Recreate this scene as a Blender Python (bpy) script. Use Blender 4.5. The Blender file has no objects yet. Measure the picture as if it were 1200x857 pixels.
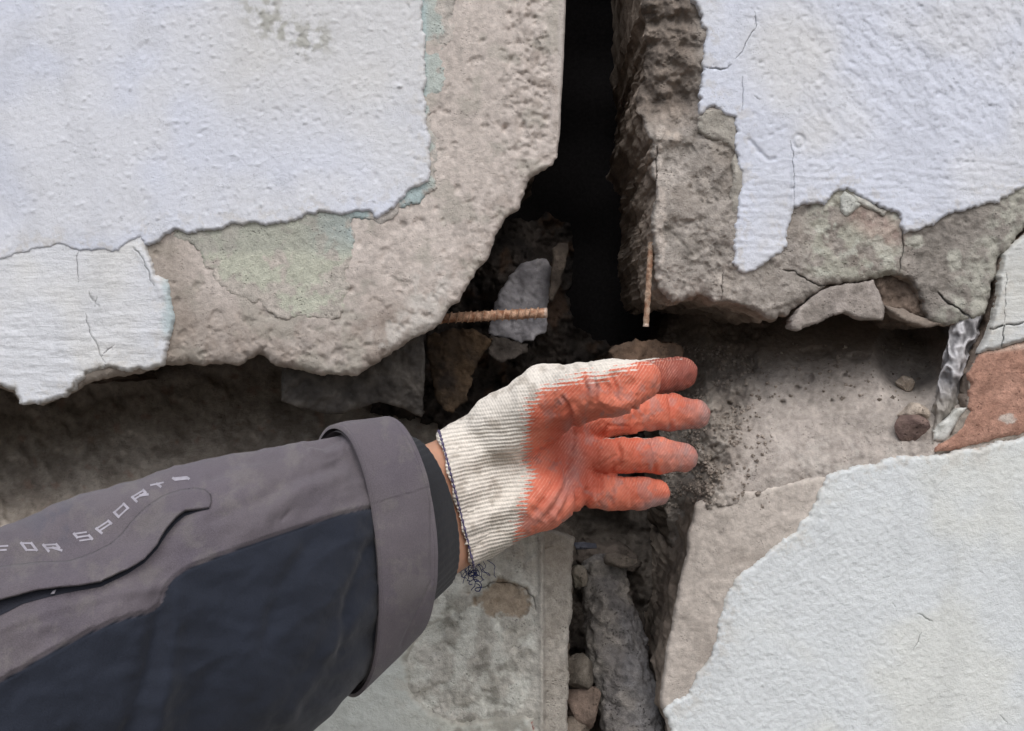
import bpy, math, random
import numpy as np
from mathutils import Vector, kdtree
from mathutils.bvhtree import BVHTree
from mathutils.geometry import delaunay_2d_cdt

random.seed(7)
RNG = np.random.default_rng(7)
C = bpy.context.scene.collection
sc = bpy.context.scene

# ------------------------------------------------------------ camera, sky, sun, exposure
D = 0.65            # camera to wall face, metres
S = 0.0006          # metres per photo pixel on the wall face
cam_d = bpy.data.cameras.new('camera')
cam = bpy.data.objects.new('camera', cam_d); C.objects.link(cam)
cam.location = (0, -D, 0); cam.rotation_euler = (math.pi/2, 0, 0)
cam_d.sensor_fit = 'HORIZONTAL'; cam_d.sensor_width = 36
cam_d.lens = 36*D/(1200*S)
cam_d.clip_start = 0.01; cam_d.clip_end = 200
cam_d.dof.use_dof = False
sc.camera = cam

SUN_EL, SUN_AZ = math.radians(50), math.radians(-22)   # azimuth measured from -Y towards +X
w = bpy.data.worlds.new('World'); sc.world = w; w.use_nodes = True
nt = w.node_tree; bg = nt.nodes['Background']
sky = nt.nodes.new('ShaderNodeTexSky'); sky.sky_type = 'NISHITA'; sky.sun_disc = False
sky.sun_elevation = SUN_EL; sky.sun_rotation = math.radians(180) + SUN_AZ
sky.dust_density = 4; sky.air_density = 1.0
hs = nt.nodes.new('ShaderNodeHueSaturation'); hs.inputs['Saturation'].default_value = 0.52
nt.links.new(sky.outputs[0], hs.inputs['Color']); nt.links.new(hs.outputs[0], bg.inputs['Color'])
bg.inputs['Strength'].default_value = 0.12
sd_ = bpy.data.lights.new('sun', 'SUN'); sd_.energy = 1.2; sd_.angle = math.radians(28); sd_.color = (1, 0.99, 0.98)
sun = bpy.data.objects.new('sun', sd_); C.objects.link(sun)
sdir = Vector((math.sin(SUN_AZ)*math.cos(SUN_EL), -math.cos(SUN_AZ)*math.cos(SUN_EL), math.sin(SUN_EL)))
sun.rotation_euler = sdir.to_track_quat('Z', 'Y').to_euler(); sun.location = sdir*5
sc.view_settings.view_transform = 'Standard'; sc.view_settings.look = 'None'
sc.view_settings.exposure = 0.06; sc.view_settings.gamma = 1

# ------------------------------------------------------------ maths helpers
def P3(px, py, y):
    """photo pixel + own distance behind the wall face -> place in metres"""
    px, py, y = np.broadcast_arrays(np.asarray(px, float), np.asarray(py, float), np.asarray(y, float))
    k = S*(D+y)/D
    return np.stack([(px-600)*k, y, -(py-428.5)*k], -1)
def topix(v):
    v = np.asarray(v); k = S*(D+v[:, 1])/D
    return v[:, 0]/k+600, 428.5-v[:, 2]/k
def lin(r, g, b, k=1.0):
    c = np.array([r, g, b], float)/255
    c = np.where(c <= .04045, c/12.92, ((c+.055)/1.055)**2.4)
    return c*k
_perm = np.random.default_rng(3).permutation(256); _perm = np.r_[_perm, _perm, _perm]
_grad = np.random.default_rng(4).normal(size=(256, 3)); _grad /= np.linalg.norm(_grad, axis=1)[:, None]
def perlin(p):
    pi = np.floor(p).astype(np.int64); f = p-pi; pi &= 255
    u = f*f*f*(f*(f*6-15)+10); out = 0
    for i in (0, 1):
        for j in (0, 1):
            for k in (0, 1):
                h = _perm[(_perm[(_perm[(pi[:, 0]+i) & 255]+pi[:, 1]+j) & 255]+pi[:, 2]+k) & 255]
                g = _grad[h]; dd = f-np.array([i, j, k])
                wgt = (u[:, 0] if i else 1-u[:, 0])*(u[:, 1] if j else 1-u[:, 1])*(u[:, 2] if k else 1-u[:, 2])
                out = out+wgt*(g*dd).sum(1)
    return out*1.6
def fbm(px, py, scale, octv=4, seed=0.0, z=None, sy=None, gain=.5):
    px = np.asarray(px, float); py = np.asarray(py, float)
    q = np.stack([px/scale, py/(sy or scale), np.full_like(px, seed*7.31) if z is None else z/scale+seed*7.31], -1)
    o = 0; a = 1
    for i in range(octv):
        o = o+a*perlin(q*(2**i)+i*17.3); a *= gain
    return o
def ss(a, b, x):
    t = np.clip((x-a)/(b-a), 0, 1); return t*t*(3-2*t)
def mixc(c1, c2, t): return c1*(1-t[:, None])+c2*t[:, None]
def poly_dist(px, py, pts):
    d = np.full(px.shape, 1e9)
    for (x0, y0), (x1, y1) in zip(pts[:-1], pts[1:]):
        vx, vy = x1-x0, y1-y0; L = vx*vx+vy*vy+1e-9
        t = np.clip(((px-x0)*vx+(py-y0)*vy)/L, 0, 1)
        d = np.minimum(d, np.hypot(px-x0-t*vx, py-y0-t*vy))
    return d
def inside(px, py, poly):
    px = np.asarray(px); r = np.zeros(px.shape, bool); n = len(poly)
    od = np.argsort(py); ys = py[od]; xs = px[od]; rr = r[od]
    for i in range(n):
        x0, y0 = poly[i]; x1, y1 = poly[(i+1) % n]
        if y0 == y1: continue
        i0, i1 = np.searchsorted(ys, [min(y0, y1), max(y0, y1)])
        if i1 > i0: rr[i0:i1] ^= xs[i0:i1] < (x1-x0)*(ys[i0:i1]-y0)/(y1-y0)+x0
    r[od] = rr
    return r
def sdist(px, py, poly):
    d = poly_dist(px, py, list(poly)+[poly[0]])
    return np.where(inside(px, py, poly), d, -d)
def blobs(px, py, n, box, r, amp, seed=0, cond=None):
    g = np.random.default_rng(seed); o = np.zeros_like(px)
    order = np.argsort(px); sx = px[order]
    for _ in range(n):
        x = g.uniform(box[0], box[2]); y = g.uniform(box[1], box[3]); rr = r*g.uniform(.5, 1.4); a = amp*g.uniform(.3, 1.2); el = g.uniform(.6, 1.6)
        i0, i1 = np.searchsorted(sx, [x-3*rr*1.6, x+3*rr*1.6]); idx = order[i0:i1]
        q = ((px[idx]-x)/el)**2+((py[idx]-y)*el)**2
        o[idx] += a*np.exp(-q/(rr*rr))
    return o

def pebbles(px, py, n, box, r, seed):
    g = np.random.default_rng(seed); h = np.zeros_like(px); tone = np.zeros_like(px)
    order = np.argsort(px); sx = px[order]
    for _ in range(n):
        x = g.uniform(box[0], box[2]); y = g.uniform(box[1], box[3]); rr = r*g.uniform(.45, 1)**1.5*1.6; a = g.uniform(0, 3.1); el = g.uniform(1, 1.7); tn = g.uniform(-1, 1); tl = g.uniform(-.5, .5, 2)
        i0, i1 = np.searchsorted(sx, [x-2*rr, x+2*rr]); idx = order[i0:i1]; dx = px[idx]-x; dy = py[idx]-y
        u = dx*math.cos(a)+dy*math.sin(a); v = (-dx*math.sin(a)+dy*math.cos(a))*el; q = np.maximum(np.abs(u+.5*v), np.maximum(np.abs(v), np.abs(u-.4*v)))/rr
        b = ss(1.1, .75, q)*(1+(tl[0]*u+tl[1]*v)/rr*.6); m = b > h[idx]; h[idx[m]] = b[m]; tone[idx[m]] = tn*ss(1.1, .8, q[m])
    return h, tone
# ------------------------------------------------------------ object helpers
def tag(o, label=None, cat=None, group=None, kind=None):
    if label: o['label'] = label
    if cat: o['category'] = cat
    if group: o['group'] = group
    if kind: o['kind'] = kind
    return o
def thing(name, loc, label, cat, group=None):
    o = bpy.data.objects.new(name, None); C.objects.link(o); o.location = loc
    o.empty_display_size = .02
    return tag(o, label, cat, group)
def link(name, V, F, mat, parent=None, col=None, attrs=None, smooth=True, root=None, nrm=None):
    V = np.asarray(V, float)
    base = root or parent
    off = np.zeros(3)
    q = parent
    while q is not None: off = off+np.array(q.location); q = q.parent
    loc = np.zeros(3)
    if parent is None: loc = V.mean(0)
    m = bpy.data.meshes.new(name)
    F = np.asarray(F) if len(set(map(len, F))) == 1 else F
    m.from_pydata((V-off-loc).tolist(), [], F.tolist() if isinstance(F, np.ndarray) else F)
    if smooth: m.polygons.foreach_set('use_smooth', [True]*len(m.polygons))
    if col is not None:
        a = m.color_attributes.new('Col', 'FLOAT_COLOR', 'POINT')
        a.data.foreach_set('color', np.c_[np.clip(col, 0.002, .95), np.ones(len(V))].astype(np.float32).ravel())
    for k, v in (attrs or {}).items():
        a = m.attributes.new(k, 'FLOAT', 'POINT'); a.data.foreach_set('value', np.asarray(v, np.float32))
    m.materials.append(mat); m.update()
    if nrm is not None: m.normals_split_custom_set_from_vertices(np.asarray(nrm).tolist())
    o = bpy.data.objects.new(name, m); C.objects.link(o)
    if parent is not None: o.parent = parent
    else: o.location = loc
    return o

# ------------------------------------------------------------ materials
def newmat(name):
    m = bpy.data.materials.new(name); m.use_nodes = True
    return m, m.node_tree, m.node_tree.nodes['Principled BSDF']
def N(nt, t, **kw):
    n = nt.nodes.new(t)
    for k, v in kw.items():
        if hasattr(n, k): setattr(n, k, v)
        else: n.inputs[k].default_value = v
    return n
def math_(nt, op, a, b=None, c=None):
    n = nt.nodes.new('ShaderNodeMath'); n.operation = op
    for i, x in enumerate((a, b, c)):
        if x is None: continue
        if isinstance(x, (int, float)): n.inputs[i].default_value = x
        else: nt.links.new(x, n.inputs[i])
    return n.outputs[0]
def mapr(nt, x, a, b, c, d):
    n = nt.nodes.new('ShaderNodeMapRange'); nt.links.new(x, n.inputs[0])
    for i, v in enumerate((a, b, c, d)): n.inputs[i+1].default_value = v
    return n.outputs[0]
def mineral(name, rough=.95, grain=1.0, var=.18, speck=.25, pit=.5, bump=.35, fine=900, stroke=None, sand=None):
    """vertex colour x grain, pits and specks; relief of grains"""
    m, nt, b = newmat(name); L = nt.links.new
    tc = N(nt, 'ShaderNodeTexCoord').outputs['Object']
    at = N(nt, 'ShaderNodeVertexColor', layer_name='Col').outputs['Color']
    n1 = N(nt, 'ShaderNodeTexNoise', Scale=fine, Detail=4.0, Roughness=.65); L(tc, n1.inputs['Vector'])
    n2 = N(nt, 'ShaderNodeTexNoise', Scale=fine*.22, Detail=5.0, Roughness=.6); L(tc, n2.inputs['Vector'])
    vo = N(nt, 'ShaderNodeTexVoronoi', Scale=fine*.45); L(tc, vo.inputs['Vector'])
    n3 = N(nt, 'ShaderNodeTexNoise', Scale=fine*.09, Detail=3.0); L(tc, n3.inputs['Vector'])
    pits = math_(nt, 'MULTIPLY', mapr(nt, vo.outputs['Distance'], .12, .32, 1, 0), mapr(nt, n3.outputs[0], .5, .62, 0, 1))
    f = math_(nt, 'ADD', mapr(nt, n1.outputs[0], .25, .75, 1-speck, 1+speck), mapr(nt, n2.outputs[0], .3, .7, -var, var))
    f = math_(nt, 'SUBTRACT', f, math_(nt, 'MULTIPLY', pits, pit*.55))
    mx = N(nt, 'ShaderNodeMix', data_type='RGBA', blend_type='MULTIPLY'); mx.inputs[0].default_value = 1
    cmb = N(nt, 'ShaderNodeCombineColor')
    for i in range(3): L(f, cmb.inputs[i])
    L(at, mx.inputs[6]); L(cmb.outputs[0], mx.inputs[7]); L(mx.outputs[2], b.inputs['Base Color'])
    h = math_(nt, 'ADD', math_(nt, 'MULTIPLY', n1.outputs[0], .35*grain), n2.outputs[0])
    h = math_(nt, 'SUBTRACT', h, math_(nt, 'MULTIPLY', pits, pit))
    if stroke:
        mp = N(nt, 'ShaderNodeMapping'); mp.inputs['Scale'].default_value = stroke[:3]; mp.inputs['Rotation'].default_value = (0, stroke[3], 0)
        L(tc, mp.inputs['Vector']); n4 = N(nt, 'ShaderNodeTexNoise', Scale=1.0, Detail=5.0, Roughness=.65); L(mp.outputs[0], n4.inputs['Vector'])
        h = math_(nt, 'ADD', h, math_(nt, 'MULTIPLY', n4.outputs[0], stroke[4]))
    bp = N(nt, 'ShaderNodeBump', Strength=1.0, Distance=.0011*bump/.35); L(h, bp.inputs['Height']); L(bp.outputs[0], b.inputs['Normal'])
    b.inputs['Roughness'].default_value = rough; b.inputs['Specular IOR Level'].default_value = .2
    return m
M_conc = mineral('concrete', var=.1, speck=.1, pit=.35, bump=.3, fine=1100)
M_rough = mineral('broken_concrete', var=.17, speck=.18, pit=.4, bump=.55, fine=900)
M_mortar = mineral('mortar', var=.14, speck=.14, pit=.4, bump=.42, fine=1000)
M_white = mineral('white_plaster', var=.03, speck=.05, pit=.25, bump=.2, fine=1300)
M_brush = mineral('brushed_white_plaster', var=.035, speck=.04, pit=.12, bump=.25, fine=1100, stroke=(60, 60, 380, .08, .7))
M_fine = mineral('grainy_white_plaster', var=.035, speck=.06, pit=.12, bump=.36, fine=1050)
M_green = mineral('faded_green_paint', var=.14, speck=.2, pit=.5, bump=.45, fine=1000)
M_terra = mineral('terracotta_render', var=.14, speck=.25, pit=.6, bump=.4, fine=1300)
M_crust = mineral('cement_crust', var=.16, speck=.25, pit=.8, bump=.8, fine=1000)
M_rust = mineral('rusty_steel', rough=.8, var=.3, speck=.35, pit=.4, bump=.5, fine=1500)
M_dust = mineral('dusty_stone', var=.2, speck=.25, pit=.6, bump=.6, fine=900)

def cloth(name, weave=2600, rough=.85, amp=.1, sheen=.15, bump=.00012):
    m, nt, b = newmat(name); L = nt.links.new
    tc = N(nt, 'ShaderNodeTexCoord').outputs['Object']
    at = N(nt, 'ShaderNodeVertexColor', layer_name='Col').outputs['Color']
    n1 = N(nt, 'ShaderNodeTexNoise', Scale=weave, Detail=2.0); L(tc, n1.inputs['Vector'])
    n2 = N(nt, 'ShaderNodeTexNoise', Scale=28.0, Detail=5.0, Roughness=.6); L(tc, n2.inputs['Vector'])
    f = math_(nt, 'ADD', mapr(nt, n1.outputs[0], .3, .7, 1-amp, 1+amp), mapr(nt, n2.outputs[0], .3, .7, -.1, .1))
    cmb = N(nt, 'ShaderNodeCombineColor')
    for i in range(3): L(f, cmb.inputs[i])
    mx = N(nt, 'ShaderNodeMix', data_type='RGBA', blend_type='MULTIPLY'); mx.inputs[0].default_value = 1
    L(at, mx.inputs[6]); L(cmb.outputs[0], mx.inputs[7]); L(mx.outputs[2], b.inputs['Base Color'])
    bp = N(nt, 'ShaderNodeBump', Strength=.8, Distance=bump); L(n1.outputs[0], bp.inputs['Height'])
    bp2 = N(nt, 'ShaderNodeBump', Strength=.5, Distance=.002); L(n2.outputs[0], bp2.inputs['Height']); L(bp.outputs[0], bp2.inputs['Normal'])
    L(bp2.outputs[0], b.inputs['Normal'])
    b.inputs['Roughness'].default_value = rough; b.inputs['Sheen Weight'].default_value = sheen; b.inputs['Specular IOR Level'].default_value = .25
    return m
M_sleeve = cloth('jacket_fabric', weave=2000, amp=.16, bump=.0002)
M_knitcuff = cloth('black_rib_cuff', weave=1500)
def plain(name, col, rough=.7, spec=.3, metal=0, sss=0, lo=.8):
    m, nt, b = newmat(name); L = nt.links.new
    tc = N(nt, 'ShaderNodeTexCoord').outputs['Object']
    n1 = N(nt, 'ShaderNodeTexNoise', Scale=300.0, Detail=4.0); L(tc, n1.inputs['Vector'])
    mx = N(nt, 'ShaderNodeMix', data_type='RGBA'); L(mapr(nt, n1.outputs[0], .3, .7, 0, 1), mx.inputs[0])
    mx.inputs[6].default_value = (*(col*lo), 1); mx.inputs[7].default_value = (*(col*(1.95-lo)), 1)
    L(mx.outputs[2], b.inputs['Base Color'])
    bp = N(nt, 'ShaderNodeBump', Strength=.5, Distance=.0004); L(n1.outputs[0], bp.inputs['Height']); L(bp.outputs[0], b.inputs['Normal'])
    b.inputs['Roughness'].default_value = rough; b.inputs['Specular IOR Level'].default_value = spec; b.inputs['Metallic'].default_value = metal
    if sss: b.inputs['Subsurface Weight'].default_value = sss; b.inputs['Subsurface Scale'].default_value = .004
    return m
M_skin = plain('skin', lin(196, 150, 126), .6, .3, 0, .15, .94)
M_print = plain('pale_print', lin(164, 161, 171), .7)
M_blue = plain('blue_thread', lin(56, 62, 108), .9)
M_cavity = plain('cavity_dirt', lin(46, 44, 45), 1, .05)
M_bounce_ground = plain('ground_earth', lin(120, 115, 108), 1, .1)

# ------------------------------------------------------------ traced sheets with real depth
def refine(poly, step):
    out = []
    n = len(poly)
    for i in range(n):
        a = np.array(poly[i], float); b = np.array(poly[(i+1) % n], float)
        L = np.linalg.norm(b-a); mid = (a+b)/2
        far = not (-60 < mid[0] < 1260 and -60 < mid[1] < 920)
        k = max(1, int(round(L/(step if not far else 18))))
        for t in range(k): out.append(a+(b-a)*t/k)
    return np.array(out)
def jagged(poly, step, amp, seed, js=14):
    o = refine(poly, step)
    nx, ny = np.roll(o, -1, 0)-np.roll(o, 1, 0), None
    t = nx/(np.linalg.norm(nx, axis=1)[:, None]+1e-9); nrm = np.c_[t[:, 1], -t[:, 0]]
    a = amp*np.ones(len(o)) if not callable(amp) else amp(o[:, 0], o[:, 1])
    f = fbm(o[:, 0], o[:, 1], js, 4, seed, gain=.66 if js < 20 else .55)*a*(.7 if js < 20 else 1)
    if js < 20: f = f+np.round(fbm(o[:, 0], o[:, 1], 30, 2, seed+40)*2.4)/2.4*a*.9
    return o+nrm*f[:, None]
def sheet(name, poly, mat, parent, depth, color, step=2.2, jag=2.0, seed=1, skirt=(.004,), skirt_shape=None, skirt_col=None,
          cracks=(), holes=(), far_step=22, root=None, js=14, box=(-45, -45, 1245, 902), back=False):
    """outline traced on the photo, triangulated, given relief by depth(px,py,edge distance), with side walls going back"""
    o = jagged(poly, max(1.2, step*.7), jag, seed, js)
    hs_ = [jagged(h, max(1.2, step*.7), jag, seed+5, js) for h in holes]
    allo = np.concatenate([o]+hs_)
    x0, y0 = o.min(0); x1, y1 = o.max(0)
    ax0, ay0, ax1, ay1 = max(x0, box[0]), max(y0, box[1]), min(x1, box[2]), min(y1, box[3])
    gx, gy = np.meshgrid(np.arange(ax0, ax1, step), np.arange(ay0, ay1, step*.87)); gx = gx+(np.arange(gx.shape[0]) % 2)[:, None]*step/2
    pts = np.c_[gx.ravel(), gy.ravel()]; pts += RNG.uniform(-.22, .22, pts.shape)*step
    if x0 < box[0]-1 or y0 < box[1]-1 or x1 > box[2]+1 or y1 > box[3]+1:
        fx, fy = np.meshgrid(np.arange(x0, x1, far_step), np.arange(y0, y1, far_step))
        fp = np.c_[fx.ravel(), fy.ravel()]; fp += RNG.uniform(-.3, .3, fp.shape)*far_step
        m = ~((fp[:, 0] > ax0-8) & (fp[:, 0] < ax1+8) & (fp[:, 1] > ay0-8) & (fp[:, 1] < ay1+8)); pts = np.r_[pts, fp[m]]
    # keep only inside by kd distance + crossing test on a thinned outline
    kd = kdtree.KDTree(len(allo))
    for i, q in enumerate(allo): kd.insert((q[0], q[1], 0), i)
    kd.balance()
    keep = inside(pts[:, 0], pts[:, 1], o)
    for h in hs_: keep &= ~inside(pts[:, 0], pts[:, 1], [tuple(q) for q in h])
    pts = pts[keep]
    dd = np.array([kd.find((q[0], q[1], 0))[2] for q in pts]) if len(pts) else np.zeros(0)
    m = dd > step*.55; pts, dd = pts[m], dd[m]
    cd = np.full(len(pts), 1e9); cw = []
    if cracks:
        for (cl, wd, dp) in cracks: cd = np.minimum(cd, poly_dist(pts[:, 0], pts[:, 1], cl)/wd)
        m = cd > 1.0; pts, dd = pts[m], dd[m]
        cc = []; cdep = []
        for (cl, wd, dp) in cracks:
            a = [np.array(cl[0], float)]
            for p, q in zip(cl[:-1], cl[1:]):
                p = np.array(p, float); q = np.array(q, float); k = max(1, int(np.linalg.norm(q-p)/1.8))
                for t in range(1, k+1): a.append(p+(q-p)*t/k)
            a = np.array(a); tg = np.gradient(a, axis=0); tg /= np.linalg.norm(tg, axis=1)[:, None]+1e-9; nn = np.c_[tg[:, 1], -tg[:, 0]]
            a = a+nn*(fbm(a[:, 0], a[:, 1], 9, 3, seed+3)*1.8)[:, None]
            wv = wd*(.55+.45*np.clip(fbm(a[:, 0], a[:, 1], 12, 2, seed+8)+.6, 0, 1.4))
            fade = np.minimum(1, np.minimum(np.arange(len(a)), np.arange(len(a))[::-1])/5+.15)
            cc += [a, a+nn*wv[:, None]*.8, a-nn*wv[:, None]*.8]; cdep += [dp*fade, 0*fade, 0*fade]
        cc = np.concatenate(cc); cdep = np.concatenate(cdep)
        ins = inside(cc[:, 0], cc[:, 1], [tuple(q) for q in o]); cc, cdep = cc[ins], cdep[ins]
    else: cc = np.zeros((0, 2)); cdep = np.zeros(0)
    allp = np.r_[allo, pts, cc]
    faces_in = []; k = 0
    edges = []
    for lp in [o]+hs_:
        edges += [(k+i, k+(i+1) % len(lp)) for i in range(len(lp))]; k += len(lp)
    r = delaunay_2d_cdt([Vector(q) for q in allp], edges, [], 2 if holes else 1, 1e-4, True)
    v2 = np.array([tuple(q) for q in r[0]]); tri = np.array(r[2])
    orig = np.array([q[0] if len(q) else -1 for q in r[3]])
    edge_d = np.zeros(len(v2)); ok = orig >= len(allo)
    edged = np.r_[np.zeros(len(allo)), dd, np.array([kd.find((q[0], q[1], 0))[2] for q in cc]) if len(cc) else np.zeros(0)]
    crd = np.r_[np.zeros(len(allo)+len(pts)), cdep]
    edge_d[ok] = edged[orig[ok]]; cd_v = np.zeros(len(v2)); cd_v[ok] = crd[orig[ok]]
    if holes:   # drop triangles in holes
        c = v2[tri].mean(1); m = inside(c[:, 0], c[:, 1], [tuple(q) for q in o])
        for h in hs_: m &= ~inside(c[:, 0], c[:, 1], [tuple(q) for q in h])
        tri = tri[m]
    else:
        isb = np.zeros(len(v2), bool); isb[(orig >= 0) & (orig < len(allo))] = True; isb[orig < 0] = True
        sus = isb[tri].all(1); c = v2[tri[sus]].mean(1); kp = np.ones(len(tri), bool); kp[np.where(sus)[0]] = inside(c[:, 0], c[:, 1], [tuple(q) for q in o]); tri = tri[kp]
    a, b, c = v2[tri[:, 0]], v2[tri[:, 1]], v2[tri[:, 2]]
    ar = (b[:, 0]-a[:, 0])*(c[:, 1]-a[:, 1])-(b[:, 1]-a[:, 1])*(c[:, 0]-a[:, 0])
    tri[ar > 0] = tri[ar > 0][:, ::-1]      # facing the viewer
    y = depth(v2[:, 0], v2[:, 1], edge_d)+cd_v
    V = P3(v2[:, 0], v2[:, 1], y); col = color(v2[:, 0], v2[:, 1], edge_d)
    col = np.where((cd_v > 0)[:, None], col*.55, col)      # colour darker along the cracks
    # boundary
    e = np.concatenate([tri[:, [0, 1]], tri[:, [1, 2]], tri[:, [2, 0]]])
    key = e.min(1)*10**7+e.max(1); uq, inv, cnt = np.unique(key, return_inverse=True, return_counts=True)
    be = e[cnt[inv] == 1]
    F = tri.tolist()
    if skirt:
        bv = np.unique(be); mp = -np.ones(len(v2), int); mp[bv] = np.arange(len(bv))
        nr = np.zeros((len(bv), 2))
        d2 = v2[be[:, 1]]-v2[be[:, 0]]; en = np.c_[-d2[:, 1], d2[:, 0]]; en /= np.linalg.norm(en, axis=1)[:, None]+1e-9
        # outward normal for clockwise-in-image loops
        np.add.at(nr, mp[be[:, 0]], en); np.add.at(nr, mp[be[:, 1]], en)
        nr /= np.linalg.norm(nr, axis=1)[:, None]+1e-9
        cen = v2[tri].mean(1)
        prev = bv.copy(); base = V[bv]; n0 = len(V)
        VV = [V]; CC = [col]; cnt_ = len(V)
        for k, dp in enumerate(skirt):
            off = skirt_shape(v2[bv, 0], v2[bv, 1], dp) if skirt_shape else np.zeros(len(bv))
            ring = base.copy(); ring[:, 1] += dp
            ring[:, 0] += nr[:, 0]*off*S; ring[:, 2] -= nr[:, 1]*off*S
            VV.append(ring)
            CC.append((skirt_col(v2[bv, 0], v2[bv, 1], dp) if skirt_col else col[bv]))
            cur = np.arange(cnt_, cnt_+len(bv)); cnt_ += len(bv)
            A, B = be[:, 0], be[:, 1]
            pa, pb = prev[mp[A]], prev[mp[B]]; ca, cb = cur[mp[A]], cur[mp[B]]
            F += np.c_[pb, pa, ca, cb].tolist()
            prev = cur
        V = np.concatenate(VV); col = np.concatenate(CC)
    return link(name, V, F, mat, parent, col, root=root)

def conc_col(a, b, seed=0, s1=90, amt=1.0, dark=None):
    def f(px, py, d):
        n = fbm(px, py, s1, 4, seed); t = np.clip(.5+n*.8*amt, 0, 1)
        c = mixc(a, b, t)
        f2 = fbm(px, py, 9, 4, seed+2, gain=.65)
        c = c*(1+.2*f2)[:, None]
        g = ss(.35, .7, fbm(px, py, 26, 4, seed+9)); c = c*(1-.16*g)[:, None]
        return c
    return f

# albedos
K = 1.12
BEIGE = lin(200, 191, 185, K); BEIGE2 = lin(189, 180, 174, K); GREYB = lin(176, 169, 163, K); BROWN = lin(140, 128, 119, K)
WHITE = lin(209, 214, 227, K); WHITE2 = lin(212, 215, 221, K); GREENW = lin(176, 184, 176, K); GREENB = lin(168, 182, 184, K)
DARKB = lin(105, 93, 84, K)

# ============================================================ SETTING
gx = np.array([[-20, -20, -1.25], [20, -20, -1.25], [20, 1.2, -1.25], [-20, 1.2, -1.25]])
g = link('ground', gx, [[0, 1, 2, 3]], M_bounce_ground); tag(g, kind='structure')  # unseen sheet of ground, added for the fill its bounce gives
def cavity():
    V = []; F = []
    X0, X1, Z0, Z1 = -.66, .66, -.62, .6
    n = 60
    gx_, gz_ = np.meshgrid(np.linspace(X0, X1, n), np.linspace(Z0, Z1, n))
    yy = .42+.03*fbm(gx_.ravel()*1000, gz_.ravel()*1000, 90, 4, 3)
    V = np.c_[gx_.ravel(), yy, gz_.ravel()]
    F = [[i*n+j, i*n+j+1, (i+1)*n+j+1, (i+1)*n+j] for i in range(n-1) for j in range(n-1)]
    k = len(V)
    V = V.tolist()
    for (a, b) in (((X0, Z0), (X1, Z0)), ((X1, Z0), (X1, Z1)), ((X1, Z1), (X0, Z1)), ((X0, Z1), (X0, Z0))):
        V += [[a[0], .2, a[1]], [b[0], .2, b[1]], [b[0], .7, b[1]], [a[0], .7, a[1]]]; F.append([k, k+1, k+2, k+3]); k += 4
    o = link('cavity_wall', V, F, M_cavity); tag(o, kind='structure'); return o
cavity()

# ============================================================ UPPER LEFT PANEL
A_edge = [(662, -500), (663, 0), (661, 68), (658, 120), (656, 156), (653, 179), (646, 193), (634, 203), (623, 211), (613, 230), (607, 247), (590, 264),
          (577, 285), (571, 301), (559, 317), (546, 344), (533, 360), (508, 382), (491, 394), (468, 408), (438, 428), (420, 437), (400, 440), (376, 441), (355, 434),
          (329, 429), (316, 421), (303, 419), (281, 425), (257, 426), (220, 425), (190, 431), (162, 438), (135, 442), (98, 452), (80, 466), (51, 474), (25, 475),
          (14, 462), (0, 458), (-60, 470), (-500, 560), (-500, -500)]
A_poly = A_edge
def A_rough(px, py):   # spalled zone along the vertical edge and broken lower edge
    z1 = ss(585, 615, px)*ss(200, 120, py)
    z2 = ss(60, 10, poly_dist(px, py, [(640, 190), (600, 250), (560, 310), (500, 385), (430, 425), (300, 410), (200, 420)]))
    return np.maximum(z1, z2*.8)
def A_depth(px, py, d):
    r = A_rough(px, py)
    y = .0012*fbm(px, py, 160, 3, 1)+.0002*fbm(px, py, 18, 4, 2)
    f = fbm(px, py, 11, 4, 5, gain=.6)
    y += r*.0009*np.clip(f+.1, -.5, 1)+r*.0014*ss(.35, .6, fbm(px, py, 13, 4, 8, gain=.6))
    hp, tn = pebbles(px, py, 700, (150, -40, 660, 450), 4.5, 705); y -= hp*.0005*np.clip(r*1.2, 0, 1)*ss(-.1, .4, fbm(px, py, 30, 3, 706))
    y += blobs(px, py, 260, (400, 90, 660, 440), 1.9, .0009, 707)+blobs(px, py, 130, (590, -20, 655, 190), 3, .0016, 711)
    lip = ss(640, 648, px)*ss(185, 150, py); y = y*(1-lip*.9)-.0004*lip
    rd = np.where(px > 640, 4, np.where(py > 380, 13, 8)); rd = np.where((px > 640) & (py < 170), 4, rd)
    t = np.clip(d/rd, 0, 1); y += .006*(rd/10)*(1-np.sqrt(1-(1-t)**2+1e-9))*(1+.4*fbm(px, py, 13, 3, 6))
    y += .0012*ss(.45, .7, fbm(px, py, 20, 3, 12))
    for (x, yy, ra, dp) in ((466, 265, 11, .0014), (491, 262, 7, .002), (412, 340, 4, .002), (537, 222, 5, .0015)):
        y += dp*np.exp(-(((px-x)**2+(py-yy)**2)/ra**2)**2)
    return y
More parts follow.
